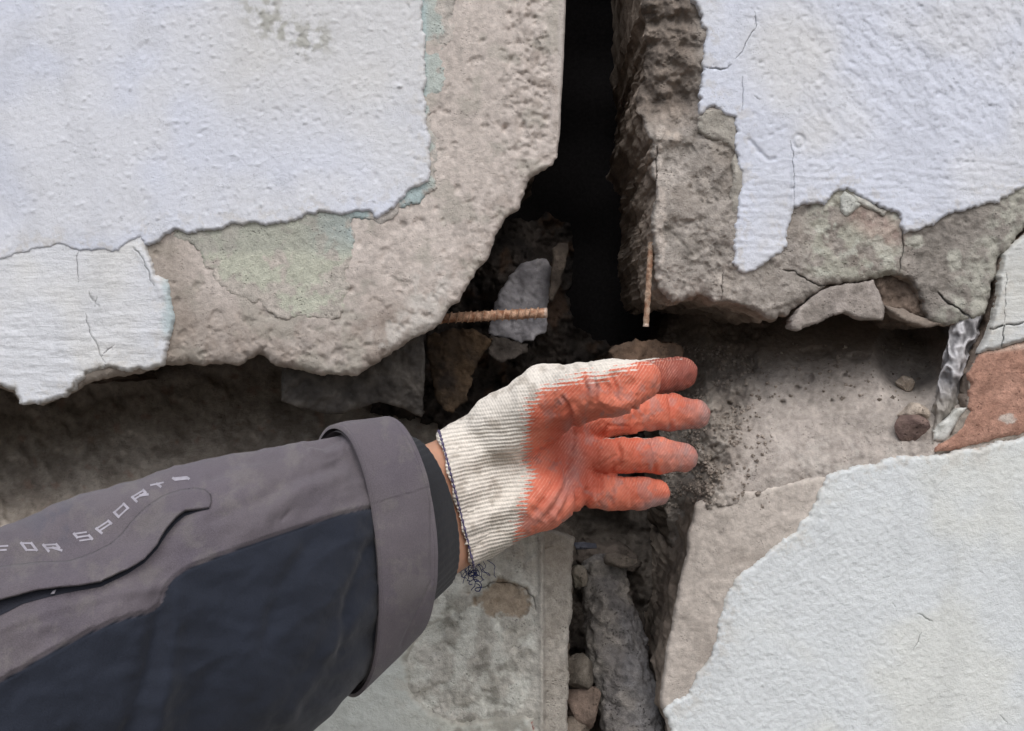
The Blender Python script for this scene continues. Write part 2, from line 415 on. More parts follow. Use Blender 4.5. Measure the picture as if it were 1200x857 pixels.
def A_col(px, py, d):
    c = conc_col(BEIGE, BEIGE2, 1, 110)(px, py, d)
    lower = ss(300, 400, py); c = mixc(c, conc_col(GREYB, BROWN, 3, 60)(px, py, d), lower*.75)
    c = mixc(c, BROWN*np.ones((len(px), 3)), A_rough(px, py)*.45*ss(-.1, .5, fbm(px, py, 14, 4, 5)))
    gr = ss(.1, .5, fbm(px, py, 45, 4, 22)); c = mixc(c, np.tile(lin(160, 157, 148, K), (len(px), 1)), gr*.5)
    # pale scuffed zone
    c = mixc(c, np.tile(lin(196, 192, 187, K), (len(px), 1)), ss(34, 8, poly_dist(px, py, [(506, 330), (492, 378), (455, 392)]))*ss(-.1, .3, fbm(px, py, 18, 4, 31))*.7)
    # pale line of the smooth arris
    c = mixc(c, np.tile(lin(187, 180, 175, K), (len(px), 1)), ss(652, 656, px)*ss(180, 150, py)*.8)
    lf = ss(260, 190, px)*ss(250, 300, py); c = mixc(c, np.tile(lin(140, 130, 120, K), (len(px), 1)), lf*.6)
    return c
def brk_shape(seed, amp=9, slope=0):
    def f(px, py, dp):
        z = np.full_like(px, dp/S)
        n = fbm(px, py, 30, 5, seed, z=z, gain=.55)
        return amp*n*min(1, dp/.01)+max(slope*dp/S, -34-.03*dp/S)
    return f
def brk_col(a, b, seed):
    def f(px, py, dp):
        z = np.full_like(px, dp/S); n = fbm(px, py, 30, 4, seed, z=z)
        return mixc(a, b, np.clip(.5+n, 0, 1))
    return f
SK = tuple(float(x) for x in np.r_[.0015, .003, .005, .0075, np.arange(.0105, .12, .0045), np.arange(.128, .245, .014)])
panelA = thing('wall_panel', (-.3, 0, .1), 'white and beige concrete wall panel left of the wide black gap, above the sleeve', 'wall panel', 'cracked facade panels')
slabA = sheet('concrete_slab', A_poly, M_conc, panelA, A_depth, A_col, 2.1, lambda x, y: np.where((x > 640) & (y < 180), .5, 4.6), 11, SK, brk_shape(2, 5, -.55), brk_col(BROWN, DARKB, 4), js=30)

# old pale green coat left of the bare concrete
gA1 = [(480, -300), (535, -300), (536, 0), (536, 30), (531, 50), (521, 61), (521, 90), (522, 115), (514, 110), (505, 110), (503, 140), (511, 165), (512, 205), (512, 220), (497, 230),
       (481, 240), (462, 252), (445, 264), (434, 259), (415, 256), (413, 300), (404, 322), (405, 368), (385, 378), (370, 373), (330, 372), (312, 362), (303, 350), (290, 352),
       (270, 343), (255, 328), (243, 312), (236, 290), (219, 285), (200, 280), (200, 250), (430, 240), (480, 180)]
def green_col(px, py, d):
    n = fbm(px, py, 30, 5, 41, gain=.62)
    c = np.tile(lin(184, 186, 172, K), (len(px), 1))
    c = mixc(c, np.tile(lin(168, 184, 186, K), (len(px), 1)), ss(345, 395, px)*ss(310, 268, py))
    c = mixc(c, np.tile(lin(178, 186, 182, K), (len(px), 1)), ss(495, 505, px))
    c = mixc(c, conc_col(BEIGE2, GREYB, 5, 40)(px, py, d), ss(.05, .4, n+.35*ss(300, 250, px)+.25*ss(12, 2, d))*.85)
    up = ss(302, 290, py+.04*(px-300))*ss(420, 400, px); c = mixc(c, np.tile(lin(158, 160, 152, K), (len(px), 1)), up*.6)
    return c
def green_dep(px, py, d):
    return -.0008-.0006*fbm(px, py, 25, 4, 43)+.0008*ss(3, 0, d)
sheet('old_green_coat', gA1, M_green, panelA, green_dep, green_col, 2.3, 5.0, 17, (.004,))

# lower brushed coat (under the upper one)
lA = [(-500, 230), (166, 250), (171, 289), (177, 305), (183, 322), (197, 328), (199, 345), (205, 372), (200, 392), (193, 415), (190, 428), (162, 435), (142, 437), (128, 430), (112, 434), (96, 444),
      (75, 464), (51, 473), (24, 473), (16, 458), (0, 453), (-60, 466), (-500, 555)]
def lA_dep(px, py, d):
    y = -.0026+.0003*fbm(px, py, 120, 3, 51)
    y -= .0004*fbm(px, py, 42, 4, 52, sy=9, gain=.6)*(.5+.8*ss(300, 430, py))
    y -= .0009*np.exp(-(poly_dist(px, py, [(160, 290), (172, 310), (181, 328), (190, 345)])/4)**2)
    y += .0022*(ss(4, 0, d))
    return y
def wh_col(seed, base=WHITE, dirt=.35, edge=5):
    def f(px, py, d):
        c = np.tile(base, (len(px), 1))*(1+.03*fbm(px, py, 70, 4, seed))[:, None]
        c = mixc(c, c*np.array([1.02, 1.0, .95]), ss(-.2, .5, fbm(px, py, 130, 3, seed+1)))
        c = c*(1-.06*ss(.1, .6, fbm(px, py, 60, 5, seed+4, sy=120, gain=.6)))[:, None]
        c = mixc(c, np.tile(lin(186, 180, 170, K), (len(px), 1)), .38*ss(34, 3, d)*ss(.0, .5, fbm(px, py, 16, 5, seed+5, gain=.65)))
        sp = ss(.55, .8, fbm(px, py, 5, 3, seed+2)); c = c*(1-.12*sp)[:, None]
        c = mixc(c, np.tile(lin(170, 165, 155, K), (len(px), 1)), ss(edge, 0, d)*dirt)
        return c
    return f
def lA_col(px, py, d):
    c = wh_col(53, WHITE2, .5)(px, py, d)
    bl = ss(186, 198, px+.6*fbm(px, py, 12, 3, 54)*8)*ss(300, 325, py)*ss(405, 380, py)
    c = mixc(c, np.tile(lin(176, 192, 196, K), (len(px), 1)), bl*.8)
    g = ss(.0, .3, fbm(px, py, 10, 3, 55))*ss(9, 2, d)*ss(60, 90, px)*ss(150, 130, px); c = mixc(c, np.tile(lin(140, 135, 128, K), (len(px), 1)), g)
    return c
crA = [([(91, 294), (90, 310), (93, 330)], 1.1, .0012), ([(104, 342), (109, 352), (116, 357)], 2.0, .0012), ([(114, 349), (111, 358)], 1.2, .001), ([(100, 368), (104, 385), (109, 398), (116, 410), (119, 420), (123, 428)], 1.4, .0015),
       ([(119, 420), (126, 411), (134, 405)], .9, .001), ([(155, 290), (166, 300), (173, 318), (180, 334)], 1.3, .0016)]
sheet('plaster_coat', lA, M_brush, panelA, lA_dep, lA_col, 2.0, 3.2, 19, (.002, .0045), cracks=crA)

uA = [(494, -500), (494, 0), (497, 57), (500, 115), (502, 156), (503, 190), (501, 211), (491, 217), (481, 222), (468, 236), (456, 248), (447, 255), (440, 257), (434, 251), (420, 250), (400, 252), (378, 249), (359, 250),
      (345, 259), (328, 262), (300, 263), (271, 263), (254, 271), (240, 271), (230, 273), (218, 272), (206, 269), (186, 280), (170, 286), (164, 281), (152, 286), (140, 293), (129, 296), (110, 295), (91, 294), (68, 288),
      (50, 290), (34, 295), (18, 299), (0, 305), (-60, 315), (-500, 400), (-500, -500)]
_ub = None
def uA_dep(px, py, d):
    y = -.0036+.0006*fbm(px, py, 150, 3, 61)
    dens = np.clip(.45+.5*ss(200, 420, px)+.2*ss(180, 60, py), 0, 1)
    y -= .00028*fbm(px, py, 9, 4, 62, gain=.6)*dens
    y -= blobs(px, py, 800, (-40, -40, 505, 300), 1.9, .0007, 63)
    y += blobs(px, py, 260, (150, -40, 505, 300), 1.8, .0008, 64)
    y += .0018*ss(2.6, 0, d)
    pt = ss(30, 5, poly_dist(px, py, [(315, 25), (345, 50), (365, 50)])); y += .0006*pt*fbm(px, py, 7, 3, 65)
    return y
def uA_col(px, py, d):
    c = wh_col(66, WHITE, .2, 2.5)(px, py, d)
    y = ss(190, 320, px)*ss(230, 60, py); c = mixc(c, np.tile(lin(208, 208, 207, K), (len(px), 1)), y*.7)
    pt = ss(38, 5, poly_dist(px, py, [(305, 10), (335, 45), (368, 45)]))*ss(-.15, .4, fbm(px, py, 14, 4, 67))
    c = mixc(c, np.tile(lin(160, 160, 152, K), (len(px), 1)), pt*.75)
    return c
sheet('plaster_coat', uA, M_white, panelA, uA_dep, uA_col, 2.0, 3.4, 23, (.002, .0045))

# ============================================================ UPPER RIGHT PANEL
B_poly = [(752, -500), (752, 0), (755, 40), (758, 70), (750, 100), (749, 130), (757, 150), (766, 175), (769, 215), (768, 250), (766, 290), (768, 325), (774, 346), (787, 356), (800, 354), (812, 348), (820, 346),
          (833, 350), (847, 353), (862, 356), (881, 364), (895, 369), (905, 373), (913, 367), (921, 370), (932, 360), (950, 346), (974, 333), (997, 329), (1023, 325), (1034, 319), (1050, 322), (1065, 326), (1073, 338), (1079, 349),
          (1084, 362), (1088, 373), (1102, 378), (1113, 378), (1125, 374), (1132, 372), (1139, 374), (1148, 373), (1156, 370), (1160, 350), (1165, 331), (1168, 315), (1170, 303), (1178, 293), (1193, 278), (1201, 268), (1500, 0), (1500, -500)]
def B_depth(px, py, d):
    y = .0006*fbm(px, py, 120, 3, 71)
    lf = ss(880, 850, px)
    ld = fbm(px, py, 52, 4, 72, gain=.55); y += lf*(.0024*(np.floor(ld*5)+ss(.7, 1, ld*5-np.floor(ld*5)))/5*2.2+.0005*fbm(px, py, 9, 5, 73, gain=.7))
    hp, tn = pebbles(px, py, 420, (735, -40, 880, 390), 5, 701); y -= hp*.0007*ss(0, .4, fbm(px, py, 40, 3, 702))*lf
    hp, tn = pebbles(px, py, 260, (870, 230, 1200, 390), 3.5, 703); y -= hp*.0006
    y += (1-lf)*(.0016*fbm(px, py, 26, 4, 74)+.0006*fbm(px, py, 8, 3, 75))
    y -= lf*.0016*ss(.06, 0, np.abs(fbm(px, py, 30, 4, 76)))
    tp = ss(165, 120, py); y += tp*np.clip((826-px)/78, 0, 1)**1.2*.035*(1+.3*fbm(px, py, 30, 4, 77))+tp*.004*fbm(px, py, 24, 4, 79)
    y += .004*ss(.15, .6, fbm(px, py, 34, 3, 78))*ss(170, 130, py)*ss(826, 800, px)
    rd = np.where(px < 800, 10, 9); t = np.clip(d/rd, 0, 1); y += .005*(1-np.sqrt(1-(1-t)**2+1e-9))*(1+.5*fbm(px, py, 12, 3, 6))
    y += .0035*ss(1, 0, np.hypot(px-807, py-219)/6)
    y -= .004*np.exp(-(((px-801)/6)**2+((py-214)/7)**2))
    y += .0022*np.exp(-(poly_dist(px, py, [(780, 268), (798, 285), (812, 300), (824, 292), (834, 286)])/3.2)**2)*ss(0, 8, d)
    y += .0018*np.exp(-(poly_dist(px, py, [(806, 260), (822, 258), (826, 275), (835, 268)])/3)**2)
    # low right part: a sunken flake bed
    y += .004*ss(0, 1, (px-1098+.2*(py-300))/12)*ss(25, 90, py-245)*0
    # broken ledge running across (932..1060)
    y += .002*ss(0, 5, py-(352-.32*(px-930)))*ss(1060, 1030, px)*ss(880, 915, px)
    return np.maximum(y, -.0018)
def B_col(px, py, d):
    c = conc_col(lin(166, 159, 153, K), lin(146, 140, 134, K), 81, 60)(px, py, d)
    hp, tn = pebbles(px, py, 420, (735, -40, 880, 390), 5, 701); c = c*(1+.22*tn*hp)[:, None]
    br = ss(.0, .5, fbm(px, py, 50, 4, 82)); c = mixc(c, np.tile(lin(142, 134, 126, K), (len(px), 1)), br*.5)
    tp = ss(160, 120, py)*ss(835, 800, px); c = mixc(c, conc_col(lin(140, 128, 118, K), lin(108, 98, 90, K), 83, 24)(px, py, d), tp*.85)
    # pale powdery rib along the arris
    rb = ss(9, 2, np.abs(px-774-4*fbm(px, py, 30, 3, 84)))*ss(130, 160, py)*ss(-.2, .25, fbm(px, py, 9, 3, 85)); c = mixc(c, np.tile(lin(196, 186, 178, K), (len(px), 1)), rb*.7)
    pp = ss(30, 8, np.hypot(px-785, (py-152)*.9))*ss(-.3, .4, fbm(px, py, 16, 4, 86)); c = mixc(c, np.tile(lin(186, 174, 164, K), (len(px), 1)), pp*.7)
    gr = ss(935, 960, px)*ss(1062, 1048, px)*ss(330, 315, py-.1*(px-950)); n = fbm(px, py, 22, 4, 87)
    c = mixc(c, np.tile(lin(172, 172, 160, K), (len(px), 1)), gr*ss(-.35, .25, n)*.75)
    c = mixc(c, np.tile(lin(190, 192, 182, K), (len(px), 1)), gr*ss(.25, .5, fbm(px, py, 12, 4, 88))*.6)
    pk = ss(26, 8, poly_dist(px, py, [(1012, 252), (1040, 275)])); c = mixc(c, np.tile(lin(170, 148, 140, K), (len(px), 1)), pk*.6)
    rt = ss(1060, 1075, px); c = mixc(c, conc_col(lin(126, 121, 116, K), lin(140, 135, 129, K), 89, 50)(px, py, d), rt*.8)
    r2 = ss(0, 22, px-(1105+(340-py)*.55)); c = mixc(c, np.tile(lin(182, 182, 172, K), (len(px), 1)), r2*.75*ss(-.5, .2, fbm(px, py, 20, 4, 90)))
    for (x, y_, a, b) in ((1072, 283, 12, 8), (1118, 305, 9, 14), (1040, 300, 7, 12), (1030, 285, 9, 10)):
        q = ((px-x)/a)**2+((py-y_)/b)**2; c = mixc(c, np.tile(lin(192, 192, 182, K), (len(px), 1)), ss(1.2, .5, q+.5*fbm(px, py, 8, 3, 91))*.7)
    return c
crB = [([(917, 317), (932, 318), (946, 328), (958, 334), (972, 335)], 1.8, .004), ([(1098, 343), (1108, 352), (1122, 362), (1138, 374)], 2.2, .006), ([(847, 318), (846, 335), (846, 350)], 1.1, .002),
       ([(1056, 256), (1058, 285), (1057, 300), (1053, 318)], 1.6, .003), ([(771, 170), (768, 210), (768, 240)], 1.4, .004)]
panelB = thing('wall_panel', (.3, 0, .15), 'broken upper right concrete panel with white plaster and a dangling thin rod, right of the black gap', 'wall panel', 'cracked facade panels')
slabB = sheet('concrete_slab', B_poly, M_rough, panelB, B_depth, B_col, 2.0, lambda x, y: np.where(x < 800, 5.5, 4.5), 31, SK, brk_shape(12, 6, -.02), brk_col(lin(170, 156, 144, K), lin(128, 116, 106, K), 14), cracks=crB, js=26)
# flakes hanging at the lower edge
def flake(poly, y0, tilt, cols, seed, label=None, mat=M_conc, thick=.012, par=None, name='concrete_flake', jag=1.6):
    cx = np.mean([p[0] for p in poly]); cy = np.mean([p[1] for p in poly])
    dep = lambda px, py, d: y0+tilt[0]*(px-cx)*S+tilt[1]*(py-cy)*S+(.003 if thick > .022 else .0012)*fbm(px, py, 20, 5, seed, gain=.6)+.0018*(1-np.clip(d/4, 0, 1))**2
    o = sheet(name, poly, mat, par, dep, conc_col(cols[0], cols[1], seed, 26), 2.0, jag, seed, (.002, thick*.5, thick), brk_shape(seed, 3, -.1))
    if label: o['label'] = label
    return o
flake([(927, 374), (928, 387), (934, 388), (946, 383), (962, 377), (977, 370), (990, 366), (1001, 371), (1013, 374), (1034, 375), (1036, 361), (1033, 350), (1030, 340), (1023, 328), (1010, 330), (997, 332), (974, 336), (962, 342), (950, 349), (936, 363)],
      -.003, (.02, -.15), (lin(160, 152, 147, K), lin(136, 129, 123, K)), 131, None, M_rough, .02, panelB)
flake([(1020, 318), (1034, 316), (1070, 322), (1086, 348), (1094, 378), (1065, 366), (1030, 358)], .010, (.05, -.2), (lin(118, 104, 94, K), lin(96, 84, 76, K)), 132, None, M_rough, .03, panelB)
flake([(1037, 358), (1048, 360), (1060, 363), (1080, 372), (1104, 379), (1096, 383), (1083, 384), (1065, 378), (1052, 370), (1043, 366)], .002, (0, -.4), (lin(140, 130, 121, K), lin(120, 110, 102, K)), 133, None, M_conc, .02, panelB)

bW = [(810, -500), (811, 0), (819, 12), (825, 35), (826, 68), (821, 95), (820, 125), (821, 134), (828, 127), (838, 125), (845, 128), (850, 136), (857, 137), (862, 138), (862, 158), (861, 176), (864, 195), (869, 202), (870, 217), (866, 235), (863, 250),
      (862, 270), (859, 292), (859, 308), (866, 313), (872, 317), (881, 317), (890, 312), (903, 305), (918, 297), (921, 285), (922, 270), (926, 255), (930, 244), (940, 240), (950, 238), (958, 238), (966, 241), (974, 234), (979, 229), (986, 225), (993, 223), (1003, 230), (1016, 236), (1028, 242), (1040, 246), (1054, 252),
      (1058, 262), (1060, 274), (1074, 269), (1088, 265), (1096, 260), (1104, 255), (1115, 252), (1135, 246), (1155, 239), (1172, 237), (1180, 229), (1189, 223), (1200, 221), (1260, 200), (1500, 60), (1500, -500)]
def bW_dep(px, py, d):
    y = -.0034+.0006*fbm(px, py, 130, 3, 101)
    st = ss(930, 926, px+.03*(py-200)); y += .0012*st*ss(120, 190, py)      # sunk strip left of the trowel line
    rg = ss(0, 60, px-900)*ss(210, 120, py)
    u = px*math.cos(.9)+py*math.sin(.9); v = -px*math.sin(.9)+py*math.cos(.9)
    y -= rg*.0007*fbm(u, v, 26, 4, 102, sy=11, gain=.6)
    y -= .00028*fbm(px, py, 9, 4, 103, gain=.6)
    y += blobs(px, py, 330, (880, -30, 1240, 200), 2.0, .0008, 104); y += blobs(px, py, 60, (860, 180, 1240, 260), 2, .0008, 105)
    y -= .0004*fbm(px, py, 40, 4, 106, sy=5)*ss(165, 200, py)
    y += .0016*ss(2.4, 0, d)
    cr = poly_dist(px, py, [(878, 164), (890, 178), (901, 188), (908, 186)]); y += .0014*np.exp(-(cr/2.5)**2)
    a = np.abs(np.hypot((px-936), (py-166)*.85)-6.5); y += .0012*np.exp(-(a/1.6)**2)
    return y
def bW_col(px, py, d):
    c = wh_col(107, WHITE, .2, 2.5)(px, py, d)
    ye = ss(80, 20, np.hypot((px-925), (py-60)*.9))*.8+ss(40, 10, np.hypot(px-955, (py-155)))*.6
    c = mixc(c, np.tile(lin(212, 211, 207, K), (len(px), 1)), np.clip(ye, 0, 1)*.7)
    sp = ss(.5, .75, fbm(px, py, 6, 3, 108))*ss(880, 940, px)*ss(200, 120, py); c = c*(1-.2*sp)[:, None]
    return c
crW = [([(826, 78), (836, 80), (845, 82), (853, 80)], 1.6, .002), ([(853, 80), (856, 76)], 3.0, .003), ([(862, 68), (870, 62), (876, 46), (886, 30), (884, 14)], .9, .0015), ([(869, 90), (871, 110), (870, 130)], .8, .0012),
       ([(884, 112), (890, 117)], 1.0, .0012), ([(930, 240), (930, 200), (927, 165)], .9, .001)]
sheet('plaster_coat', bW, M_white, panelB, bW_dep, bW_col, 2.0, 3.4, 37, (.002, .0045), cracks=crW)
# remnant of an older grey coat in the notch and peeled chips under the white edge
old_c = (lin(172, 168, 160, K), lin(150, 145, 138, K))
flake([(818, 138), (826, 126), (845, 126), (862, 134), (863, 158), (860, 176), (853, 171), (845, 168), (836, 167), (829, 163), (820, 155), (817, 148)], -.0012, (0, 0), old_c, 141, None, M_green, .004, panelB, 'old_green_coat')
flake([(862, 180), (871, 200), (873, 218), (868, 245), (864, 262), (857, 262), (856, 230), (860, 205), (856, 190)], -.001, (0, 0), old_c, 142, None, M_green, .004, panelB, 'old_green_coat')
flake([(984, 231), (990, 224), (1002, 232), (1010, 240), (1001, 247), (992, 255), (986, 250)], -.0026, (0, .02), (lin(200, 202, 198, K), lin(180, 182, 176, K)), 143, None, M_green, .003, panelB, 'old_green_coat', 1.0)
flake([(1000, 228), (1014, 234), (1028, 243), (1042, 246), (1036, 254), (1030, 250), (1018, 245), (1006, 238)], -.0030, (0, .02), (lin(190, 190, 184, K), lin(165, 160, 152, K)), 144, None, M_green, .003, panelB, 'old_green_coat', 1.0)
# thin rod stub stuck to the broken arris
def tube(path, radii, seg=14, ribs=None, cap=True, noise=0, seed=0, flat=None):
    path = np.asarray(path, float); n = len(path); T = np.gradient(path, axis=0); T /= np.linalg.norm(T, axis=1)[:, None]
    up = np.array([0, -1, 0.]) if abs(T[0][1]) < .9 else np.array([0, 0, 1.])
    V = []
    for i in range(n):
        a = np.cross(T[i], up); a /= np.linalg.norm(a); b = np.cross(a, T[i])
        for k in range(seg):
            ph = 2*math.pi*k/seg; r = radii[i]
            V.append(path[i]+(a*math.cos(ph)+b*math.sin(ph))*r)
    V = np.array(V)
    if noise:
        ctr = np.repeat(path, seg, 0); dirn = V-ctr; dirn /= np.linalg.norm(dirn, axis=1)[:, None]+1e-9
        V = V+dirn*(fbm(V[:, 0]*1000, V[:, 2]*1000, 9, 4, seed, z=V[:, 1]*1000)*noise)[:, None]
    F = [[i*seg+k, i*seg+(k+1) % seg, (i+1)*seg+(k+1) % seg, (i+1)*seg+k] for i in range(n-1) for k in range(seg)]
    if cap:
        V = np.r_[V, [path[0]], [path[-1]]]; c0, c1 = len(V)-2, len(V)-1
        F += [[c0, (k+1) % seg, k] for k in range(seg)]+[[c1, (n-1)*seg+k, (n-1)*seg+(k+1) % seg] for k in range(seg)]
    return V, F
def lerp_path(pts, n):
    pts = np.asarray(pts, float); t = np.linspace(0, len(pts)-1, n); i = np.clip(t.astype(int), 0, len(pts)-2); f = (t-i)[:, None]
    return pts[i]*(1-f)+pts[i+1]*f
def smooth_path(pts, n):   # catmull-rom over arrays of any width
    pts = np.asarray(pts, float); P = np.r_[[2*pts[0]-pts[1]], pts, [2*pts[-1]-pts[-2]]]
    t = np.linspace(0, len(pts)-1, n); i = np.clip(t.astype(int), 0, len(pts)-2); f = (t-i)[:, None]
    a, b, c, d = P[i], P[i+1], P[i+2], P[i+3]
    return .5*(2*b+(c-a)*f+(2*a-5*b+4*c-d)*f**2+(3*b-a-3*c+d)*f**3)
pp = lerp_path([P3(763, 285, .010), P3(761, 318, .004), P3(757, 383, .004)], 60)
rr = .0021+.0002*np.sin(np.arange(60)*1.4)
V, F = tube(pp, rr, 12, noise=.0003, seed=5)
cc = mixc(lin(140, 105, 84, K), lin(176, 156, 138, K), np.clip(.5+fbm(V[:, 0]*1000, V[:, 2]*1000, 6, 3, 3)*.9, 0, 1)); tip = ss(378, 381, topix(V)[1]); cc = mixc(cc, np.tile(lin(225, 205, 190, K), (len(V), 1)), tip)
o = link('thin_rod', V, F, M_rust, None, cc); tag(o, 'thin rusty rod hanging straight down from the corner of the upper right panel', 'rebar')

# ============================================================ WHITE PIER AT THE RIGHT EDGE
pier = thing('masonry_pier', (.4, 0, 0), 'whitewashed masonry with a bare terracotta patch at the right edge, beyond the slanting crack', 'wall')
C_core = [(1175, 297), (1171, 315), (1168, 340), (1163, 373), (1153, 399), (1143, 422), (1135, 438), (1137, 463), (1133, 479), (1124, 490), (1116, 510), (1097, 524), (1096, 532), (1148, 524), (1200, 514), (1500, 460), (1500, 20), (1203, 272), (1188, 285)]
sheet('masonry_core', C_core, M_rough, pier, lambda px, py, d: .0015+.0006*fbm(px, py, 20, 4, 151)+.0008*ss(4, 0, d), conc_col(lin(160, 150, 140, K), lin(140, 132, 124, K), 152, 30), 2.4, 1.2, 151, SK[:10], brk_shape(15, 5, 0), brk_col(BROWN, DARKB, 4))
C_white = [(1176, 298), (1172, 316), (1169, 340), (1164, 373), (1154, 399), (1147, 414), (1156, 411), (1165, 411), (1174, 408), (1187, 403), (1200, 400), (1500, 380), (1500, 20), (1204, 272), (1190, 285)]
sheet('plaster_coat', C_white, M_brush, pier, lambda px, py, d: -.0026-.0004*fbm(px, py, 30, 4, 153, sy=7)+.003*ss(4, 0, d), wh_col(154, lin(205, 208, 210, K), .35), 1.8, 1.2, 153, (.002, .0045),
      cracks=[([(1155, 385), (1164, 386), (1170, 384), (1177, 381), (1188, 380), (1202, 377)], 2.0, .004), ([(1177, 381), (1176, 395), (1174, 409)], 1.4, .003), ([(1177, 378), (1179, 350), (1180, 320)], .7, .001)])
def ter_col(px, py, d):
    c = conc_col(lin(176, 138, 122, K), lin(166, 128, 112, K), 155, 30)(px, py, d)
    sp = ss(.35, .6, fbm(px, py, 7, 4, 156, gain=.7)); c = mixc(c, np.tile(lin(126, 92, 80, K), (len(px), 1)), sp*.45)
    c = mixc(c, np.tile(lin(205, 186, 172, K), (len(px), 1)), ss(7, 1, np.abs(py-(408-.1*(px-1170))))*.6)
    w_ = ss(1.2, .6, ((px-1181)/10)**2+((py-491)/6)**2+.5*fbm(px, py, 6, 3, 157)); c = mixc(c, np.tile(lin(205, 196, 188, K), (len(px), 1)), w_*.8)
    return c
C_ter = [(1156, 413), (1148, 417), (1141, 427), (1135, 438), (1138, 450), (1137, 463), (1134, 478), (1138, 482), (1128, 498), (1118, 512), (1105, 520), (1097, 525), (1096, 530), (1110, 528), (1148, 520), (1170, 514), (1200, 508), (1500, 460), (1500, 376), (1200, 401), (1187, 405), (1174, 409)]
sheet('terracotta_render', C_ter, M_terra, pier, lambda px, py, d: -.0004-.0008*fbm(px, py, 40, 3, 158)+.0016*ss(4, 0, d), ter_col, 1.9, 1.4, 155, (.003,))
flake([(1133, 478), (1126, 488), (1120, 496), (1115, 507), (1110, 518), (1102, 518), (1094, 516), (1093, 505), (1100, 497), (1110, 490), (1122, 479)], .001, (0, .1), (lin(205, 206, 203, K), lin(180, 180, 174, K)), 159, None, M_fine, .010, pier, 'plaster_flake', 1.0)

# crumpled grey sealing strip
def sealstrip():
    ctr = smooth_path([(1139, 366, 15), (1132, 384, 21), (1126, 402, 18), (1118, 425, 16), (1114, 445, 16), (1111, 465, 17), (1104, 484, 14), (1097, 506, 9), (1094, 520, 5)], 150)
    n, m = 150, 90; V = []
    for i, (x, y, hw) in enumerate(ctr):
        for k in range(m):
            ph = 2*math.pi*k/m
            V.append([x+math.cos(ph)*hw, y+math.sin(ph)*3*0, .014-math.sin(ph)*.012])
    V = np.array(V)
    w3 = P3(V[:, 0], V[:, 1], V[:, 2])
    ph = np.tile(np.arange(m)*2*math.pi/m, n); t = np.repeat(np.arange(n), m)
    rdg = np.abs(fbm(w3[:, 0]*1000+w3[:, 2]*350, w3[:, 2]*620-w3[:, 0]*200, 15, 3, 161, z=w3[:, 1]*1000, gain=.4))
    r2 = np.abs(fbm(w3[:, 0]*1000+w3[:, 2]*500, w3[:, 2]*1000, 16, 3, 162, sy=6))
    c0 = P3(np.repeat(ctr[:, 0], m), np.repeat(ctr[:, 1], m), .014)
    dr = w3-c0; dr /= np.linalg.norm(dr, axis=1)[:, None]+1e-9
    w3 = w3-dr*((rdg*.0062+r2*.0008))[:, None]
    col = mixc(lin(112, 111, 114, K), lin(205, 204, 208, K), ss(.3, .0, rdg)*ss(480, 440, topix(w3)[1]))
    col = mixc(col, np.tile(lin(150, 144, 136, K), (len(col), 1)), ss(440, 480, topix(w3)[1])*.8)
    F = [[i*m+k, i*m+(k+1) % m, (i+1)*m+(k+1) % m, (i+1)*m+k] for i in range(n-1) for k in range(m)]
    F += [list(range(m))[::-1], [(n-1)*m+k for k in range(m)]]
    mt, nt, b = newmat('crumpled_sealant'); L = nt.links.new
    at = N(nt, 'ShaderNodeVertexColor', layer_name='Col').outputs['Color']; L(at, b.inputs['Base Color'])
    mp = N(nt, 'ShaderNodeMapping'); mp.inputs['Scale'].default_value = (520, 200, 110); mp.inputs['Rotation'].default_value = (0, .45, 0); L(N(nt, 'ShaderNodeTexCoord').outputs['Object'], mp.inputs['Vector'])
    n1 = N(nt, 'ShaderNodeTexNoise', Scale=1.0, Detail=4.0, Distortion=.8); L(mp.outputs[0], n1.inputs['Vector'])
    bp = N(nt, 'ShaderNodeBump', Strength=.8, Distance=.0012); L(n1.outputs[0], bp.inputs['Height']); L(bp.outputs[0], b.inputs['Normal'])
    b.inputs['Roughness'].default_value = .5; b.inputs['Metallic'].default_value = .1
    o = link('sealing_strip', w3, F, mt, None, col); tag(o, 'crumpled shiny grey sealing strip wedged beside the terracotta patch', 'sealing strip')
sealstrip()

# ============================================================ LOWER RIGHT PANEL
D_poly = [(816, 590), (830, 584), (850, 578), (880, 573), (910, 568), (940, 563), (966, 558), (985, 551), (1003, 547), (1030, 539), (1057, 533), (1075, 533), (1096, 533), (1120, 529), (1148, 524), (1200, 513), (1500, 462), (1500, 1300), (800, 1300), (792, 1000), (786, 870), (777, 832), (775, 815),
          (774, 800), (779, 775), (784, 747), (788, 722), (792, 699), (798, 675), (803, 650), (806, 622), (813, 606)]
def D_dep(px, py, d):
    y = .0008*fbm(px, py, 90, 3, 171)+.0003*fbm(px, py, 14, 4, 172)
    step = ss(0, 3, (px-(893+(640-py)*.55+6*fbm(px, py, 30, 3, 173))))*ss(640, 652, py)
    y -= .0006*ss(.0, .15, fbm(px, py, 50, 3, 174))
    t = np.clip(d/6, 0, 1); y += .004*(1-np.sqrt(1-(1-t)**2+1e-9))*(1+.5*fbm(px, py, 12, 3, 6))
    return y
def D_col(px, py, d):
    c = conc_col(lin(188, 180, 173, K), lin(176, 168, 161, K), 175, 70, .8)(px, py, d)
    n = fbm(px, py, 45, 4, 176); dk = ss(-30, 25, (px-845)+(py-700)*.35)*ss(-.2, .25, n+.15); c = mixc(c, np.tile(lin(146, 137, 129, K), (len(px), 1)), dk*.6*ss(630, 660, py))
    c = mixc(c, np.tile(lin(206, 198, 189, K), (len(px), 1)), ss(18, 4, np.abs(py-(586-.2*(px-815))))*ss(-.1, .3, fbm(px, py, 10, 3, 177))*.5)
    return c
